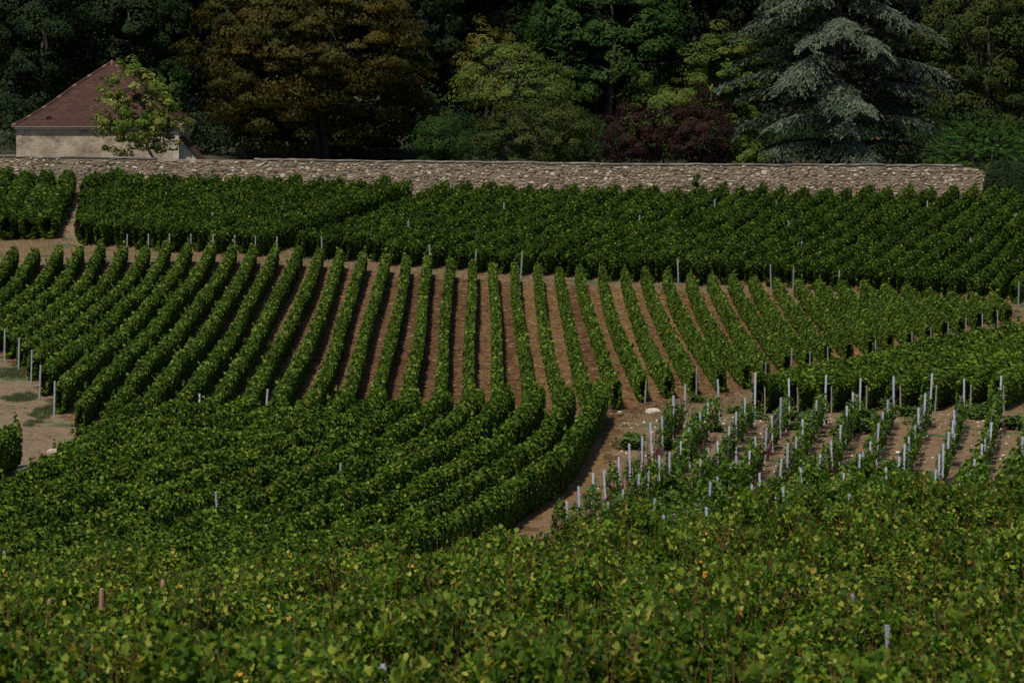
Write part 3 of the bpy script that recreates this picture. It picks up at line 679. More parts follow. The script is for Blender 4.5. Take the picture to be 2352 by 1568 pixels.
for a, c in zip(prof, prof[1:]):
    ra = [(-hw - a[0], -hd - a[0], a[1]), (hw + a[0], -hd - a[0], a[1]), (hw + a[0], hd + a[0], a[1]), (-hw - a[0], hd + a[0], a[1])]
    rc = [(-hw - c[0], -hd - c[0], c[1]), (hw + c[0], -hd - c[0], c[1]), (hw + c[0], hd + c[0], c[1]), (-hw - c[0], hd + c[0], c[1])]
    q.add(ra + rc, [(k, (k+1) % 4, 4 + (k+1) % 4, 4 + k) for k in range(4)])
q.build('cornice', M['whitewash'], house)
ew, ed = hw + .24, hd + .24
def rp(t):                                                   # roof radius fraction and height at course t (0 eaves .. 1 top), slightly flared
    return 1 - t, ze + (za - ze) * (t - .035 * math.sin(math.pi * min(1, t * 1.6)) * (t < .625)) + .02
roof = MB(); K = 12; ringv = []
for k in range(K):
    r_, z_ = rp(k / K); ac = AX * (1 - r_); ringv += [(-ew * r_ + ac, -ed * r_, z_ - .03), (ew * r_ + ac, -ed * r_, z_ - .03), (ew * r_ + ac, ed * r_, z_ - .03), (-ew * r_ + ac, ed * r_, z_ - .03)]
ringv.append((AX, 0, za))
roof.add(ringv, [(4*k+m, 4*k+(m+1) % 4, 4*k+4+(m+1) % 4, 4*k+4+m) for k in range(K-1) for m in range(4)] + [(4*(K-1)+m, 4*(K-1)+(m+1) % 4, 4*K) for m in range(4)] + [(3, 2, 1, 0)], .3)
roofo = roof.build('roof', M['tile'], house)
tl = MB(); NC = 46
for side in range(4):
    ca, sa = [(1, 0), (0, 1), (-1, 0), (0, -1)][side]
    for k in range(NC):
        r0, z0_ = rp(k / NC); r1, z1_ = rp((k + 1.25) / NC) if k < NC - 1 else rp(1.)
        half = (ew if side % 2 == 0 else ed) * r0; ct = rs.uniform(-.08, .08); nT = max(2, int(2 * half / .2))
        for m in range(nT):
            u0 = -half + 2 * half * m / nT + .004; u1 = -half + 2 * half * (m + 1) / nT - .004
            s1 = max(r1, 0) / max(r0, 1e-3); d0 = (ed if side % 2 == 0 else ew) * r0 + .012; d1 = (ed if side % 2 == 0 else ew) * max(r1, 0); a0_, a1_ = AX * (1 - r0), AX * (1 - max(r1, 0))
            lift = rs.uniform(0, .012)
            quad = [(u0, -d0, z0_ + .016 + lift), (u1, -d0, z0_ + .016 + lift), (u1 * s1, -d1, z1_ + .006), (u0 * s1, -d1, z1_ + .006), (u0, -d0, z0_ - .01), (u1, -d0, z0_ - .01)]
            tl.add([(x * ca - y * sa + (a1_ if n_ in (2, 3) else a0_), x * sa + y * ca, z) for n_, (x, y, z) in enumerate(quad)], [(0, 1, 2, 3), (4, 5, 1, 0)], min(1, max(0, rs.gauss(.45 + ct, .14))))
o = tl.build('roof_tiles', M['tile'], roofo); o['kind'] = 'stuff'
for sx, sy in ((-1, -1), (1, -1), (1, 1), (-1, 1)):          # hip ridge tiles
    NH = 26 if sy < 0 else 12
    for k in range(NH):
        r0, z0_ = rp(k / NH * .98); r1, z1_ = rp((k + 1.12) / NH * .98)
        q = MB(); q.tube([(sx * ew * r0 + AX * (1 - r0), sy * ed * r0, z0_ + .015), (sx * ew * r1 + AX * (1 - r1), sy * ed * r1, z1_ + .0)], [.105, .085], 6)
        q.build('hip_tile', M['tile'] if k % 4 else M['hip'], roofo)
q = MB(); q.tube([(AX, 0, za - .25), (AX, 0, za - .1), (AX, 0, za + .06), (AX, 0, za + .12)], [.26, .17, .11, .04], 8); q.build('finial', M['hip'], roofo)
for u, t in ((.0, .72), (-3.0, .13), (2.2, .30)):            # little vent tiles
    r_, z_ = rp(t); q = MB(); y_ = -ed * r_
    q.add([(u - .16, y_ - .06, z_ + .02), (u + .16, y_ - .06, z_ + .02), (u + .12, y_ - .08, z_ + .16), (u - .12, y_ - .08, z_ + .16), (u - .16, y_ + .30, z_ + .24), (u + .16, y_ + .30, z_ + .24)], [(0, 1, 2, 3), (3, 2, 5, 4), (0, 3, 4), (1, 5, 2)], .1)
    q.build('vent_tile', M['tile'], roofo)
q = MB(); zl = zw - .55                                       # lean-to on the right flank
q.add([(hw, -hd + .6, -.5), (hw + 1.7, -hd + .6, -.5), (hw + 1.7, -hd + .6, .35), (hw, -hd + .6, zl), (hw, -hd + 3.0, -.5), (hw + 1.7, -hd + 3.0, -.5), (hw + 1.7, -hd + 3.0, .35), (hw, -hd + 3.0, zl)],
      [(0, 1, 2, 3), (1, 5, 6, 2), (5, 4, 7, 6)]); q.build('lean_to', M['whitewash'], house)
q = MB(); q.add([(hw + .01, -hd + .45, zl + .03), (hw + 1.78, -hd + .45, .27), (hw + 1.78, -hd + 3.1, .27), (hw + .01, -hd + 3.1, zl + .03), (hw + .01, -hd + .45, zl + .09), (hw + 1.78, -hd + .45, .33), (hw + 1.78, -hd + 3.1, .33), (hw + .01, -hd + 3.1, zl + .09)],
      [(0, 1, 5, 4), (4, 5, 6, 7), (1, 2, 6, 5), (3, 2, 1, 0)], .35); q.build('lean_to_roof', M['tile'], house)

# small cottage glimpsed under the cedar
M['pinkwall'] = plainmat('pink_render', [(.3, (.40, .27, .22)), (.7, (.52, .38, .31))], 3, .9, .1, .2)
M['terracotta'] = plainmat('terracotta', [(.3, (.24, .10, .07)), (.7, (.36, .17, .12))], 5, .85, .2, .3)
cy_ = 257.; cx_ = xat(2045, cy_); cz = zf(cx_, cy_)
cot = empty('cottage', (cx_, cy_, cz)); tag(cot, 'pink rendered cottage with terracotta roof glimpsed low beneath the blue cedar', 'house')
zc_ = zat(352, cy_) - cz
q = MB(); q.box((-1.1, 0, -.5), (1.1, 3.5, zc_)); q.build('wall', M['pinkwall'], cot)
q = MB(); q.add([(-1.25, -.35, zc_ - .05), (1.25, -.35, zc_ - .05), (1.25, 1.75, zc_ + 1.0), (-1.25, 1.75, zc_ + 1.0), (1.25, 3.85, zc_ - .05), (-1.25, 3.85, zc_ - .05)], [(0, 1, 2, 3), (3, 2, 4, 5), (0, 3, 5), (1, 4, 2), (5, 4, 1, 0)], .6); q.build('roof', M['terracotta'], cot)
q = MB(); q.box((.3, -.04, -.3), (1.1, .0, zc_ - .5)); q.build('door', M['brownstake'], cot)

# ------------------------------------------------------------------ I: trees and shrubs
DIA = (np.array([[0, 0, 0], [-.36, .45, .05], [0, 1, 0], [.36, .45, .05]]), [np.array([[0, 3, 2, 1]])])
SLIM = (np.array([[0, 0, 0], [-.17, .4, .03], [0, 1, -.05], [.17, .4, .03]]), [np.array([[0, 3, 2, 1]])])
def lump(rg, n=7):
    k = rg.normal(0, 1, (n, 3)) * np.linspace(1.5, 5, n)[:, None]; p = rg.uniform(0, 6.28, n); a = np.linspace(1, .35, n)
    return lambda d: (np.sin(d @ k.T + p) * a).sum(1) / a.sum()
def crown(seed, C, rad, ncl, nlf, size, clump=(.9, .9, .5), shape=DIA, hollow=.5, amp=.28, droop=.0, bottom=-.75, tgrad=None, top_pow=1.0):
    """leaf positions for a crown: clumps spread through a lumpy ellipsoid"""
    rg = np.random.default_rng(seed); lf = lump(rg); C = np.array(C, float); rad = np.array(rad, float)
    d = rg.normal(0, 1, (ncl * 2, 3)); d /= np.linalg.norm(d, axis=1, keepdims=True); d = d[(d[:, 2] > bottom)][:ncl]
    r = (hollow + (1 - hollow) * rg.uniform(0, 1, len(d)) ** .55) * (1 + amp * lf(d))
    shape_z = np.where(d[:, 2] > 0, 1 - (1 - top_pow) * d[:, 2], 1.)
    cc = C + d * r[:, None] * rad * np.c_[shape_z, shape_z, np.ones(len(d))]
    per = rg.multinomial(nlf, rg.dirichlet(np.ones(len(cc)) * 3)); ci = np.repeat(np.arange(len(cc)), per); n = len(ci)
    cs = rg.uniform(.6, 1.3, len(cc))[ci]
    off = rg.normal(0, 1, (n, 3)); off /= (np.linalg.norm(off, axis=1, keepdims=True) + .35); off *= np.array(clump) * cs[:, None]
    out = d[ci]; off[:, 2] -= droop * np.hypot(off[:, 0], off[:, 1]) 
    P = cc[ci] + off
    Nn = out * .5 + off / np.array(clump) * .5 + np.array([0, 0, .45]) + rg.normal(0, .2, (n, 3))
    Dn = out * .5 + np.array([0, 0, -.5]) + rg.normal(0, .6, (n, 3))
    tint = np.clip(rg.uniform(0, 1, len(cc))[ci] * .65 + rg.uniform(0, 1, n) * .35, 0, 1)
    if tgrad: tint = np.clip(tint + tgrad(P, rg), 0, 1)
    V, F_, T = put_leaves(shape, P, Nn, Dn, rg.uniform(size[0], size[1], n), tint)
    return V, F_, T, cc
def limbs(seed, base, C, rad, cc, r0, nl=9, splits=3):
    rg = random.Random(seed); b = MB(); base = Vector(base); C = Vector(C)
    fork = base.lerp(Vector((C.x, C.y, C.z - rad[2] * .55)), .8)
    mid = base.lerp(fork, .5) + Vector((rg.uniform(-.15, .15), rg.uniform(-.15, .15), 0))
    top = Vector((C.x, C.y, C.z + rad[2] * .6))
    b.tube([base - Vector((0, 0, .3)), base + Vector((0, 0, .15)), mid, fork, fork.lerp(top, .5) + Vector((rg.uniform(-.4, .4), rg.uniform(-.4, .4), 0)), top], [r0 * 1.35, r0 * 1.05, r0 * .9, r0 * .75, r0 * .4, r0 * .08], 8)
    idx = list(range(len(cc))); rg.shuffle(idx)
    for k in idx[:nl]:
        t = Vector(cc[k]); s = fork.lerp(top, max(0, min(.8, (t.z - fork.z) / max(top.z - fork.z, .1) * .6)))
        m = s.lerp(t, .5) + Vector((rg.uniform(-.3, .3), rg.uniform(-.3, .3), rg.uniform(.0, .4)))
        b.tube([s, m, t], [r0 * .34, r0 * .2, r0 * .05], 5, cap=False)
        near = sorted(range(len(cc)), key=lambda q: (Vector(cc[q]) - m).length)[1:splits + 1]
        for q in near: b.tube([m, m.lerp(Vector(cc[q]), .5) + Vector((0, 0, rg.uniform(0, .2))), Vector(cc[q])], [r0 * .16, r0 * .1, r0 * .03], 4, cap=False)
    return b
def tree(name, label, cat, ovx, hwov, ytop, ybot, Y, mat, seed, nlf, size, ncl=160, clump=(.8, .8, .45), bark='tbark', r0=.22, basex=None, depth=.85, nl=10, group=None, **kw):
    X = xat(ovx, Y); rx = hwov * OV * Y / F; zt, zb_ = zat(ytop, Y), zat(ybot, Y); rz = (zt - zb_) / 2
    bx = X if basex is None else xat(basex, Y); bz = zf(bx, Y)
    e = empty(name, (bx, Y, bz)); tag(e, label, cat, group)
    V, F_, T, cc = crown(seed, (X - bx, 0, (zt + zb_) / 2 - bz), (rx * .93, rx * depth, rz * .95), ncl, nlf, size, clump, **kw)
    link('crown', mesh_np('crown', V, F_, (mat,), tint=T), e)
    limbs(seed, (0, 0, 0), (X - bx, 0, (zt + zb_) / 2 - bz), (rx, rx, rz), cc, r0, nl).build('trunk', M[bark], e, True)
    return e
def lm(name, stops, **k):
    M[name] = leafmat(name, stops, k.get('tr', .25), k.get('ro', .7), k.get('sp', .12), k.get('ov', .0), k.get('tc', (1.2, 1.1, .5)))
lm('beech_leaf', [(0, (0.0182, 0.0243, 0.0030)), (.4, (0.0338, 0.0351, 0.0040)), (.7, (0.0494, 0.0392, 0.0050)), (1, (0.0676, 0.0405, 0.0070))])
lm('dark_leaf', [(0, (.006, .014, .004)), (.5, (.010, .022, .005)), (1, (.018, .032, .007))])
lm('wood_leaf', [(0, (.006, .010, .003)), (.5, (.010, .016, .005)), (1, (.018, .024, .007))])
lm('broad_leaf', [(0, (0.0100, 0.0286, 0.0044)), (.5, (0.0175, 0.0442, 0.0055)), (.85, (0.0325, 0.0598, 0.0088)), (1, (0.0600, 0.0728, 0.0110))])
lm('open_leaf', [(0, (0.0375, 0.0598, 0.0100)), (.5, (0.0600, 0.0858, 0.0130)), (.88, (0.0900, 0.1092, 0.0180)), (1, (0.2125, 0.1560, 0.0200))])
lm('yellow_leaf', [(0, (0.0408, 0.0500, 0.0080)), (.5, (0.0696, 0.0725, 0.0120)), (1, (0.1320, 0.1100, 0.0180))])
lm('yellowgreen_leaf', [(0, (0.0288, 0.0520, 0.0080)), (.5, (0.0528, 0.0832, 0.0120)), (.9, (0.0936, 0.1118, 0.0160)), (1, (0.1680, 0.1430, 0.0200))])
lm('olive_leaf', [(0, (0.0169, 0.0266, 0.0044)), (.5, (0.0312, 0.0420, 0.0055)), (1, (0.0546, 0.0602, 0.0088))])
lm('purple_leaf', [(0, (.012, .005, .004)), (.5, (.020, .007, .006)), (1, (.036, .013, .010))])
lm('pale_leaf', [(0, (.035, .070, .007)), (.4, (.075, .112, .013)), (.75, (.155, .165, .036)), (1, (.25, .24, .08))], tr=.3)
lm('cedar_needle', [(0, (.024, .036, .022)), (.5, (.046, .062, .038)), (1, (.088, .106, .066))], tr=.1, tc=(1, 1, .9))
lm('sumac_leaf', [(0, (0.0144, 0.0432, 0.0050)), (.5, (0.0288, 0.0792, 0.0080)), (1, (0.0528, 0.1152, 0.0130))])
lm('ivy_leaf', [(0, (.006, .013, .004)), (.5, (.011, .023, .006)), (1, (.022, .036, .009))])

# small pale tree before the house
tree('garden_tree', 'small pale yellow green tree standing before the house roof', 'tree', 322, 136, 140, 372, 229.5, M['pale_leaf'], 21, 11500, (.13, .22), ncl=210, clump=(.42, .42, .24), r0=.13, basex=388, bark='tbark', nl=26, hollow=.15, amp=.5, bottom=-.9, droop=.35)
# big olive brown beech, several stems
be = tree('beech_tree', 'huge olive brown beech spreading above the wall beside the house', 'tree', 722, 302, -150, 400, 244, M['beech_leaf'], 22, 105000, (.15, .27), ncl=520, clump=(1.2, 1.2, .34), r0=.42, depth=.75, nl=22, hollow=.45, amp=.20, droop=.45, bottom=-.92, shape=DIA)
for k, (sx_, sy_) in enumerate(((640, 0), (668, 1), (722, .5), (745, -.6))):
    q = MB(); x_ = xat(sx_, 244) - be.location.x; q.tube([(x_, sy_, -.3), (x_ + .08, sy_, 1.2), (x_ + (.3 - .2 * k), sy_, 3.2), (x_ + (.7 - .45 * k), sy_, 6)], [.30, .25, .2, .1], 8); q.build('stem', M['tbark'], be, True)
tree('shrub', 'dark green slender leaved shrub right of the beech', 'shrub', 1012, 88, 238, 392, 231.5, M['broad_leaf'], 23, 9000, (.12, .22), ncl=110, clump=(.5, .5, .4), r0=.08, shape=SLIM, droop=.3, bottom=-1, hollow=.35)
tree('garden_tree', 'light green open tree with bare pale limbs and yellowing leaves', 'tree', 1178, 138, 95, 300, 240, M['open_leaf'], 24, 15000, (.12, .21), ncl=150, clump=(.7, .7, .34), r0=.16, bark='palebark', nl=40, hollow=.55, amp=.3, basex=1150, bottom=-.55, droop=.25)
tree('garden_tree', 'yellowing tree peeping over the light green open tree', 'tree', 1118, 72, 42, 270, 249, M['yellow_leaf'], 25, 7000, (.14, .22), ncl=80, clump=(.6, .6, .4), r0=.14, droop=.3)
tree('shrub', 'broad olive shrub leaning over the middle of the wall', 'shrub', 1240, 165, 226, 400, 230.5, M['olive_leaf'], 26, 20000, (.10, .18), ncl=190, clump=(.55, .55, .35), r0=.1, bottom=-1, hollow=.4, amp=.2)
tree('garden_tree', 'dense dark green broadleaf tree in the centre background', 'tree', 1400, 215, -140, 345, 257, M['broad_leaf'], 27, 42000, (.16, .27), ncl=260, clump=(.95, .95, .5), r0=.35, amp=.2, droop=.4)
tree('shrub', 'narrower purple leaved shrub, nearer the olive shrub', 'shrub', 1450, 82, 228, 400, 230, M['purple_leaf'], 28, 11000, (.09, .16), ncl=120, clump=(.42, .42, .3), r0=.07, bottom=-1, hollow=.3, amp=.35)
tree('shrub', 'larger purple leaved shrub beside the cedar', 'shrub', 1606, 96, 214, 400, 231, M['purple_leaf'], 29, 15000, (.09, .16), ncl=140, clump=(.45, .45, .32), r0=.08, bottom=-1, hollow=.35, amp=.25)
tree('shrub', 'loose light green shrub between and behind the two purple shrubs', 'shrub', 1525, 92, 172, 380, 236, M['open_leaf'], 30, 8000, (.12, .2), ncl=90, clump=(.55, .55, .35), r0=.08, bark='palebark', nl=24, bottom=-1, droop=.2)
tree('garden_tree', 'yellow green tree rising behind the purple shrubs', 'tree', 1655, 110, 42, 345, 247, M['yellowgreen_leaf'], 31, 20000, (.12, .2), ncl=170, clump=(.65, .65, .35), r0=.18, bottom=-.95, amp=.35)
tree('shrub', 'low yellowish shrub under the cedar branches', 'shrub', 1722, 52, 318, 400, 230.5, M['yellowgreen_leaf'], 32, 4500, (.10, .17), ncl=60, clump=(.35, .35, .3), r0=.05, bottom=-1, hollow=.2)
tree('garden_tree', 'dark ivy clad tree filling the upper right background', 'tree', 2265, 175, -120, 370, 251, M['olive_leaf'], 33, 30000, (.13, .22), ncl=230, clump=(.85, .85, .5), r0=.3, bottom=-1, amp=.18)
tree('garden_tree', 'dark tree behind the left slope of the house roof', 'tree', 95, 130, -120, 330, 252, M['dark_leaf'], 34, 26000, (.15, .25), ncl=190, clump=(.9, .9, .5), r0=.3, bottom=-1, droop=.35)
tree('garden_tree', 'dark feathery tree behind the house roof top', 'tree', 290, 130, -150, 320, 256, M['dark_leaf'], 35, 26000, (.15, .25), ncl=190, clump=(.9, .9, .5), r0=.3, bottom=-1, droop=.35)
tree('shrub', 'green shrub with reddish tips behind the small pale tree', 'shrub', 385, 52, 128, 300, 246, M['broad_leaf'], 36, 6000, (.13, .2), ncl=70, clump=(.5, .5, .35), r0=.08, bottom=-1)

# blue cedar
def cedar():
    Y = 237.5; X = xat(1925, Y); bz = zf(X, Y); e = empty('cedar_tree', (X, Y, bz)); tag(e, 'tall blue grey cedar with layered drooping boughs above the wall', 'tree')
    rg = np.random.default_rng(41); Rm = 285 * OV * Y / F; z0 = zat(366, Y) - bz; H = 17.
    tb = MB(); tb.tube([(0, 0, -.4), (.05, 0, 1), (-.1, 0, 5), (.05, 0, 11), (0, 0, H)], [.5, .42, .34, .2, .05], 9); tb.build('trunk', M['tbark'], e, True)
    P, Nn, Dn, S, T = [], [], [], [], []; lb = MB(); ga = 0
    hs = z0 + 1.0
    while hs < H - 1:
        nb = 5 if hs < 9 else 4
        for k in range(nb):
            az = ga + k * 2 * math.pi / nb + rg.uniform(-.35, .35); fr = (hs - z0) / (H - z0)
            Lb = Rm * (1.08 - .42 * max(0, fr - .1)) * rg.uniform(.72, 1.05)
            h0 = hs + rg.uniform(-.25, .25); ax = np.array([math.cos(az), math.sin(az), 0]); sdv = np.array([-math.sin(az), math.cos(az), 0])
            rise = rg.uniform(.05, .22); drp = rg.uniform(.7, 1.25)
            f = lambda t: np.array([0, 0, h0]) + ax * Lb * t + np.array([0, 0, rise * Lb * t - drp * .30 * Lb * t ** 2.6])
            lb.tube([f(t) for t in (0, .25, .5, .75, .95)], [.10, .08, .055, .035, .012], 5, cap=False)
            for t in np.arange(.22, 1.0, .042):
                c = f(t); tan = f(min(t + .05, 1.05)) - f(t - .05); tan /= np.linalg.norm(tan)
                for sg in (-1, 1):
                    bl = Lb * .36 * (1 - .55 * t) * rg.uniform(.6, 1.15); bd = sdv * sg * .8 + tan * .65; bd /= np.linalg.norm(bd)
                    m = int(bl / .06) + 2
                    u = rg.uniform(0, 1, m)
                    q = c + bd * (u * bl)[:, None] + np.array([0, 0, -1]) * (u ** 2 * bl * .38)[:, None] + rg.normal(0, .04, (m, 3))
                    P.append(q); S.append(rg.uniform(.2, .42, m) * (1.1 - .3 * u)); tone = rg.uniform(.2, .8)
                    Dn.append(bd * .8 + np.array([0, 0, -.75]) + tan * .3 + rg.normal(0, .32, (m, 3))); Nn.append(np.array([0, 0, .75]) + ax * .45 + rg.normal(0, .3, (m, 3))); T.append(np.clip(tone + rg.normal(0, .22, m), 0, 1))
        ga += 1.1; hs += rg.uniform(.95, 1.25)
    P, Nn, Dn, S, T = map(np.concatenate, (P, Nn, Dn, S, T))
    spray = (np.array([[0, 0, 0], [-.10, .3, 0], [-.16, .62, -.02], [0, 1, -.06], [.16, .62, -.02], [.10, .3, 0]]), [np.array([[0, 5, 4, 3], [0, 3, 2, 1]])])
    V, F_, TT = put_leaves(spray, P, Nn, Dn, S, T)
    link('crown', mesh_np('crown', V, F_, (M['cedar_needle'],), tint=TT), e); lb.build('bough', M['tbark'], e, True)
cedar()

# feathery sumac shrub at the right
def sumac():
    Y = 228.; X = xat(2275, Y); bz = zf(X, Y); e = empty('shrub', (X, Y, bz)); tag(e, 'bright green feathery leaved shrub above the broken wall end', 'shrub')
    rg = np.random.default_rng(51); rx = 142 * OV * Y / F; zt = zat(258, Y) - bz; n = 1500
    d = rg.normal(0, 1, (n, 3)); d[:, 2] = np.abs(d[:, 2]) - .25; d /= np.linalg.norm(d, axis=1, keepdims=True); lf = lump(rg)
    r = (.55 + .45 * rg.uniform(0, 1, n) ** .5) * (1 + .22 * lf(d)); C = np.array([0, 0, zt * .35])
    base = C + d * r[:, None] * np.array([rx, rx * .7, zt * .62]); base[:, 2] = np.maximum(base[:, 2], .2)
    rd = d * .8 + rg.normal(0, .35, (n, 3)) + np.array([0, 0, .1]); rd /= np.linalg.norm(rd, axis=1, keepdims=True)
    P, Nn, Dn, S, T = [], [], [], [], []; up = np.array([0, 0, 1.]); tn = rg.uniform(0, 1, n)
    for k in range(9):
        t = (k + 1) / 9; q = base + rd * (t * .48) - up * (t * t * .14); sd_ = np.cross(rd, up); sd_ /= np.linalg.norm(sd_, axis=1, keepdims=True) + 1e-6
        for sg in (-1, 1):
            P.append(q + sd_ * sg * .05); Dn.append(sd_ * sg + rd * .45 - up * .35); Nn.append(up + d * .4 + rg.normal(0, .15, (n, 3))); S.append(np.full(n, .17 * (1 - .4 * t))); T.append(np.clip(tn + rg.normal(0, .15, n), 0, 1))
    V, F_, TT = put_leaves(SLIM, *map(np.concatenate, (P, Nn, Dn)), np.concatenate(S), np.concatenate(T))
    link('crown', mesh_np('crown', V, F_, (M['sumac_leaf'],), tint=TT), e)
    for k in range(14):
        b = MB(); a = rg.uniform(0, 6.28); t = base[rg.integers(n)]; b.tube([(math.cos(a) * .3, math.sin(a) * .3, -.2), (t[0] * .4, t[1] * .4, t[2] * .6), tuple(t)], [.05, .035, .012], 5, cap=False); b.build('stem', M['tbark'], e, True)
sumac()
# ivy heaped over the wall end
def ivy():
    Y = 224.8; X = xat(2345, Y); bz = zf(X, Y); e = empty('ivy', (X, Y, bz)); tag(e, 'dark ivy heaped over the broken end of the stone wall', 'ivy')
    rg = np.random.default_rng(61); n = 9000; rx = 92 * OV * Y / F; zt = zat(356, Y) - bz
    d = rg.normal(0, 1, (n, 3)); d[:, 2] = np.abs(d[:, 2]); d[:, 1] = -np.abs(d[:, 1]) * 1.0 + .2; d /= np.linalg.norm(d, axis=1, keepdims=True); lf = lump(rg)
    p = 2.2; rr = (np.abs(d) ** p).sum(1) ** (-1 / p) * (1 + .35 * lf(d)) * (1 - .1 * rg.uniform(0, 1, n) ** 2)
    P = d * rr[:, None] * np.array([rx, 1.0, zt]); Nn = d + np.array([0, -.2, .3]) + rg.normal(0, .35, (n, 3)); Dn = np.array([0, 0, -1.]) + rg.normal(0, .4, (n, 3))
    V, F_, T = put_leaves(KITE, P, Nn, Dn, rg.uniform(.10, .17, n), rg.uniform(0, 1, n)); link('leaves', mesh_np('leaves', V, F_, (M['ivy_leaf'],), tint=T), e)
    for k in range(8):
        b = MB(); x0 = rg.uniform(-rx, rx) * .8; b.tube([(x0, -.3, -.1), (x0 + rg.uniform(-.3, .3), -.75, zt * .4), (x0 + rg.uniform(-.6, .6), -.7, zt * .8)], [.03, .025, .01], 5, cap=False); b.build('stem', M['bark'], e, True)
ivy()
# lone shoot climbing the wall face
tree('climbing_vine', 'lone leafy vine shoot standing up against the wall face', 'vine', 1602, 13, 396, 428, 223.9, M['back'], 37, 260, (.10, .16), ncl=14, clump=(.16, .16, .2), r0=.02, bottom=-1, nl=5)

# woodland behind: three kinds of tree, copied
def proto(seed, h, r, mat):
    V, F_, T, cc = crown(seed, (0, 0, h * .53), (r, r, h * .48), 260, 34000, (.17, .30), (1.0, 1.0, .55), bottom=-1, amp=.22, droop=.35)
    return mesh_np('crown', V, F_, (mat,), tint=T), limbs(seed, (0, 0, 0), (0, 0, h * .55), (r, r, h * .45), cc, .3, 12).mesh('trunk', (M['tbark'],), True)
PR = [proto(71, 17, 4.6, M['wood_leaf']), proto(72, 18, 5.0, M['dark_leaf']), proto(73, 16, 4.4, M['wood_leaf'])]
spots = []
for Yw, step, ph in ((264, 6.2, 0), (276, 6.6, 3.1), (290, 7.5, 1.0)):
    x = -44 + ph
    while x < 46: spots.append((x + random.uniform(-1, 1), Yw + random.uniform(-2.5, 2.5))); x += step
spots = [s for s in spots if -60 < proj(s[0], s[1], 10)[0] < 1084]
spots.sort(key=lambda s: s[0])
for n_, (x, y) in enumerate(spots):
    a, t = random.choice(PR); e = empty('woodland_tree', (x, y, zf(x, y)), random.uniform(0, 6.28)); s_ = random.uniform(.9, 1.15); e.scale = (s_, s_, s_)
    tag(e, f'dark woodland tree behind the garden trees, {nth(n_ + 1)} from the left', 'tree', 'dark woodland trees behind the garden'); link('crown', a, e); link('trunk', t, e)
# dark understorey that closes the gaps between the stems
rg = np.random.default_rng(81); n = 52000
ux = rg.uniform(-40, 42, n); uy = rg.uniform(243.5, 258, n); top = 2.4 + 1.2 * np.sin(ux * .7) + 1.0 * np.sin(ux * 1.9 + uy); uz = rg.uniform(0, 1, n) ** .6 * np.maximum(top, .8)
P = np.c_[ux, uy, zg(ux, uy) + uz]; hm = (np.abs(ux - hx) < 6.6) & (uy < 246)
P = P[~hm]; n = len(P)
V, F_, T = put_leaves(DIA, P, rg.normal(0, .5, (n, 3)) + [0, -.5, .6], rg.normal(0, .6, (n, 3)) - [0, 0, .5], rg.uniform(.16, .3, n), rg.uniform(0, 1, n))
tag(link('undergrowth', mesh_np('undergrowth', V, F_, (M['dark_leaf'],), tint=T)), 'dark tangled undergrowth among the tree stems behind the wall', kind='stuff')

# ------------------------------------------------------------------ J: ground detail
blades('dry_grass', np.r_[scatter_in(P_HEAD, 26000), scatter_in(P_EDGE, 9000)], .16, .012, M['straw'], 'short dry straw coloured grass along the vine plot edges', .9)
blades('dry_grass', scatter_in(P_PATH, 9000), .09, .010, M['straw'], 'thin dry grass scattered over the pale earth track', 1.0)
def patch_blades(spots, n, h, label, mat):
    pts = []
    for (ox, oy, rx, ry) in spots:
        X, Y = ovp(ox, oy, 0, 95); cs_ = RNG.normal(0, .55, (22, 2)) * [rx, ry]; q = cs_[RNG.integers(0, 22, n)] + RNG.normal(0, .10, (n, 2)) * [1, 2.2]; pts.append(q + [X, Y])
    return blades('grass', np.concatenate(pts), h, .010, mat, label, .6)
patch_blades([(50, 845, .6, 2.4), (105, 950, .45, 3.0), (20, 862, .5, 1.5), (95, 790, .4, 1.5), (40, 915, .4, 1.2)], 3800, .12, 'green grass patches on the earth track', M['grass'])
patch_blades([(2300, 715, .6, 1.6), (2270, 742, .5, 1.2), (2020, 805, .5, 1.0), (1900, 838, .5, 1.), (2195, 765, .5, 1.)], 2200, .14, 'green grass tufts along the margin below the clipped rows', M['grass'])
n = 52000; mp_ = [(-24, 168), (-20, 152), (-16, 134), (-13.5, 126), (4, 137), (9, 150), (16, 167), (25, 186), (25.5, 194), (-26, 194)]
q = scatter_in(mp_, n); a = RNG.uniform(0, math.pi, n) * .5 + RNG.choice([0, math.pi * .75], n); l = RNG.uniform(.05, .16, n); w_ = RNG.uniform(.008, .022, n)
d = np.c_[np.cos(a), np.sin(a)]; pr = np.c_[-d[:, 1], d[:, 0]]
c4 = np.stack([q - d * l[:, None] - pr * w_[:, None], q + d * l[:, None] - pr * w_[:, None], q + d * l[:, None] + pr * w_[:, None], q - d * l[:, None] + pr * w_[:, None]], 1).reshape(-1, 2)
V = np.c_[c4, zg(c4[:, 0], c4[:, 1]) + np.repeat(RNG.uniform(.012, .05, n), 4) + RNG.uniform(0, .03, 4 * n)]
tag(link('straw_litter', mesh_np('straw_litter', V, [np.arange(4 * n).reshape(-1, 4)], (M['litter'],), tint=np.repeat(RNG.uniform(0, 1, n), 4))), 'straw and reddish prunings lying between the clipped vine rows', kind='stuff')
M['pebble'] = plainmat('chalk_pebble', [(.3, (.30, .26, .21)), (.7, (.50, .46, .40))], 9, .9, .1)
n = 1500; q = scatter_in([(3.7, 133), (2.5, 115), (0, 100), (18, 98), (19, 133)], n); s_ = RNG.gamma(2.0, .010, n) + .008
oc = np.array([[1, 0, 0], [0, 1, 0], [-1, 0, 0], [0, -1, 0], [0, 0, .8]])
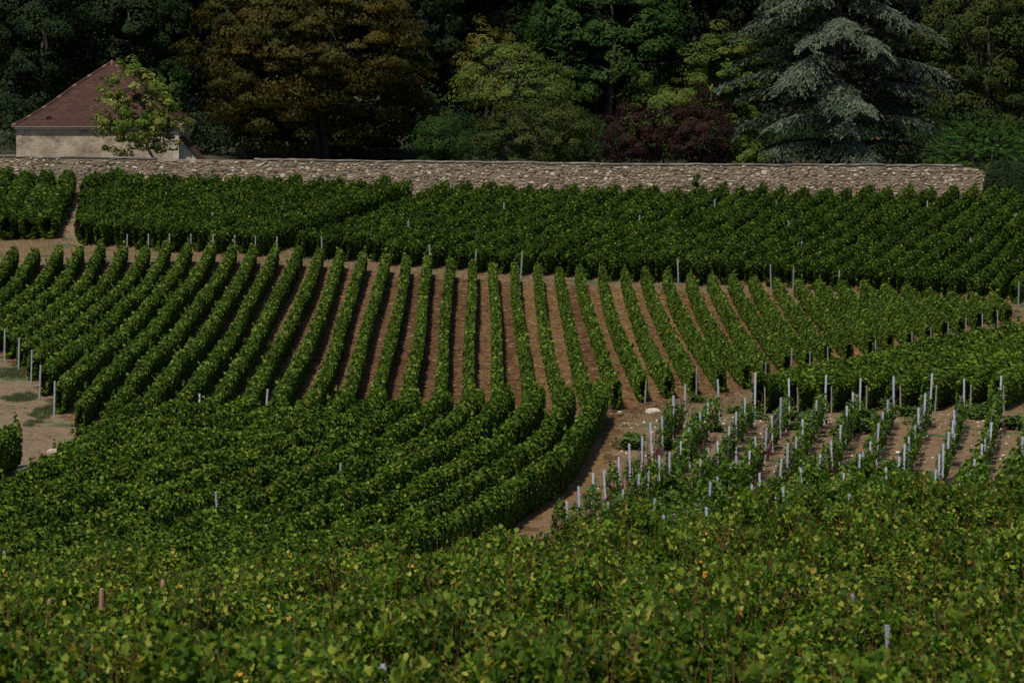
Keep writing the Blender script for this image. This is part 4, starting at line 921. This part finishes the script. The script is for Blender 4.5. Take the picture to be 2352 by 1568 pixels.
V = (np.c_[q, zg(q[:, 0], q[:, 1]) + .008][:, None] + oc[None] * s_[:, None, None] * RNG.uniform(.6, 1.4, (n, 5, 1))).reshape(-1, 3)
Fp = (np.array([[0, 1, 4], [1, 2, 4], [2, 3, 4], [3, 0, 4]])[None] + (np.arange(n) * 5)[:, None, None]).reshape(-1, 3)
tag(link('pebbles', mesh_np('pebbles', V, [Fp], (M['pebble'],))), 'small chalk pebbles strewn over the bare soil of the young plot', kind='stuff')

# weeds
def weed_mesh(seed, h, n):
    rg = np.random.default_rng(seed); b = MB(); P, Dn, Nn = [], [], []
    for k in range(n):
        a = rg.uniform(0, 6.28); r = abs(rg.normal(0, .22)); hh = h * rg.uniform(.5, 1.); bx, by = math.cos(a) * r, math.sin(a) * r; tx, ty = bx + rg.normal(0, .08), by + rg.normal(0, .08)
        b.tube([(bx, by, -.02), ((bx + tx) / 2, (by + ty) / 2, hh * .5), (tx, ty, hh)], [.008, .006, .003], 3, cap=False)
        m = 26; t = rg.uniform(.12, 1, m); P.append(np.c_[bx + (tx - bx) * t, by + (ty - by) * t, hh * t] + rg.normal(0, .045, (m, 3))); dd = rg.normal(0, .6, (m, 3)); dd[:, 2] = .15; Dn.append(dd); Nn.append(rg.normal(0, .4, (m, 3)) + [0, 0, .8])
    P = np.concatenate(P); V, F_, T = put_leaves(KITE, P, np.concatenate(Nn), np.concatenate(Dn), rg.uniform(.05, .11, len(P)), rg.uniform(0, 1, len(P)))
    return mesh_np('leaves', V, F_, (M['weed'],), tint=T), b.mesh('stem', (M['weed'],))
lm('weed', [(0, (.034, .064, .012)), (.5, (.060, .105, .020)), (1, (.10, .145, .035))], ov=.15)
WM = [weed_mesh(90 + k, .55, 34) for k in range(4)]
wd = [(1455, 1012), (1452, 1030), (1600, 925), (1690, 948), (1735, 962), (1800, 965), (1830, 985), (1860, 972), (1945, 975), (1975, 990), (1985, 962), (2090, 955), (2110, 975), (2245, 962), (2260, 955), (1930, 1000), (1500, 1085), (1545, 1030), (2060, 1095), (2330, 985), (1640, 990), (2000, 940)]
wd.sort()
for k, (ox, oy) in enumerate(wd):
    X, Y = ovp(ox, oy, 0, 96); e = empty('weed', (X, Y, zf(X, Y)), random.uniform(0, 6)); s_ = random.uniform(.7, 1.3); e.scale = (s_ * 1.25, s_ * 1.25, s_ * .7)
    tag(e, f'leafy green weed clump among the young vines, {nth(k + 1)} from the left', 'weed', 'weeds in the young plot'); a, t = random.choice(WM); link('leaves', a, e); link('stem', t, e)

# white boulder, concrete slab, board and brushwood by the track
def rock(name, X, Y, s3, seed, mat, label, cat):
    rg = np.random.default_rng(seed); import bmesh
    bm = bmesh.new(); bmesh.ops.create_icosphere(bm, subdivisions=3, radius=1); lf = lump(rg)
    co = np.array([v.co[:] for v in bm.verts]); r = 1 + .22 * lf(co) + rg.normal(0, .02, len(co)); r = np.minimum(r, 1.0 + .05 * np.sin(co @ [3, 2, 5]))
    for v, k in zip(bm.verts, r): v.co = (v.co.x * k * s3[0], v.co.y * k * s3[1], v.co.z * k * s3[2])
    me = bpy.data.meshes.new(name); bm.to_mesh(me); bm.free(); me.materials.append(mat)
    o = link(name, me); o.location = (X, Y, zf(X, Y) + s3[2] * .45); tag(o, label, cat); return o
M['chalk'] = plainmat('chalk_boulder', [(.3, (.26, .22, .17)), (.7, (.42, .37, .30))], 4, .9, .1, .9, bscale=9)
X, Y = ovp(1500, 949, 0, 100); rock('boulder', X, Y, (.30, .26, .15), 3, M['chalk'], 'pale chalk boulder lying in dry grass above the young plot', 'boulder')
X, Y = ovp(1424, 948, 0, 100); rock('boulder', X, Y, (.11, .1, .06), 4, M['chalk'], 'small flat white stone left of the chalk boulder', 'boulder')
M['concrete'] = plainmat('concrete', [(.3, (.24, .20, .165)), (.7, (.33, .28, .235))], 5, .95, .1, .3)
X, Y = ovp(138, 1040, 0, 100); b = MB(); b.add([(-.5, -.9, -.1), (.75, -.8, -.1), (.6, .9, -.1), (-.45, 1.0, -.1), (-.5, -.9, .035), (.75, -.8, .04), (.6, .9, .03), (-.45, 1.0, .04)], [(4, 5, 6, 7), (0, 1, 5, 4), (1, 2, 6, 5), (2, 3, 7, 6), (3, 0, 4, 7)])
o = b.build('concrete_slab', M['concrete']); o.location = (X, Y, zf(X, Y)); tag(o, 'pale concrete slab at the foot of the earth track', 'slab')
X, Y = ovp(78, 1082, 0, 100); b = MB(); b.box((-.03, -1.5, -.2), (.03, 1.5, .22)); b.box((-.05, -1.3, -.3), (-.031, -1.2, .25)); b.box((-.05, 1.1, -.3), (-.031, 1.2, .25))
o = b.build('edging_board', M['stake']); o.location = (X, Y, zf(X, Y)); o.rotation_euler = (0, 0, R(-14)); tag(o, 'weathered grey edging board beside the track corner', 'board')
X, Y = ovp(108, 1062, 0, 100); b = MB()
for k in range(60):
    a = random.uniform(0, 6.28); l = random.uniform(.2, .55); z_ = random.uniform(.02, .25); x_, y_ = random.gauss(0, .16), random.gauss(0, .3)
    b.tube([(x_, y_, z_), (x_ + math.cos(a) * l * .5, y_ + math.sin(a) * l * .5, z_ + random.uniform(0, .2)), (x_ + math.cos(a) * l, y_ + math.sin(a) * l, z_ + random.uniform(-.02, .25))], [.010, .008, .004], 4, cap=False)
o = b.build('brush_pile', M['brownstake']); o.location = (X, Y, zf(X, Y)); tag(o, 'small pile of brown pruned twigs at the track corner', 'brush pile', kind='stuff')
# short vine row end beside the track at the left edge
x0, y0 = ovp(18, 1088, 0, 100)
row('vine_row', [(x0 - .4, y0 - 4.5), (x0 - .1, y0 - 1.5), (x0 + .1, y0 + 1.2)], 'lower', 'lone vine row end by the earth track at the left edge', None, hs=1.12)

# ------------------------------------------------------------------ K: the largest single leaves of the nearest rows
LM_ = []
for k, t in enumerate((.1, .3, .45, .6, .72, .8, .86, .92, .96, .99)):
    LM_.append(mesh_np('leaf', np.array(_lv) * [1, 1, 1], [LOBED[1][0]], (M['fore'],), tint=np.full(13, t)))
NEARROWS = [e for e in COL.objects if e.type == 'EMPTY' and str(e.get('category')) == 'vine row' and e.location.y < 60]
FOL = {}
for o in COL.objects:
    if o.parent in NEARROWS and o.name.startswith('foliage'): FOL.setdefault(o.parent, []).append(o)
rgl = random.Random(77)
for e, fl in FOL.items():
    cand = [o for o in fl if (o.location + e.location).y < 56]
    if not cand: continue
    for _ in range(16):
        o = rgl.choice(cand); L0 = o.location; l = link('leaf', rgl.choice(LM_), e)
        l.location = (L0.x + rgl.uniform(-.25, .25), L0.y + rgl.uniform(-.9, .9), L0.z + rgl.uniform(1.12, 1.46) * o.scale.z)
        l.rotation_euler = (rgl.uniform(-2.2, -.6), rgl.uniform(-.7, .7), rgl.uniform(-1.4, 1.4)); s_ = rgl.uniform(.12, .17); l.scale = (s_, s_, s_)

ME_AUT = [mesh_np('leaf', np.array(_lv), [LOBED[1][0]], (M['fore'],), tint=np.full(13, t)) for t in (.97, .996, .998, 1.0)]
for ox, oy, cnt, sp_ in ((1512, 1388, 9, .22), (2262, 1290, 12, .38), (1935, 1330, 4, .15), (345, 1552, 3, .1), (1600, 1340, 4, .2), (640, 1440, 3, .2)):
    X, Y = ovp(ox, oy, 1.25, 30); host = min(FOL, key=lambda e: min((Vector((o.location.x + e.location.x, o.location.y + e.location.y)) - Vector((X, Y))).length for o in FOL[e]))
    for _ in range(cnt):
        l = link('leaf', rgl.choice(ME_AUT), host); x_, y_ = X + rgl.gauss(0, sp_), Y + rgl.gauss(0, sp_)
        l.location = (x_ - host.location.x, y_ - host.location.y, zf(x_, y_) + rgl.uniform(1.15, 1.5) - host.location.z); l.rotation_euler = (rgl.uniform(-2.0, -1.1), rgl.uniform(-.6, .6), rgl.uniform(-1, 1)); k_ = rgl.uniform(.10, .15); l.scale = (k_, k_, k_)
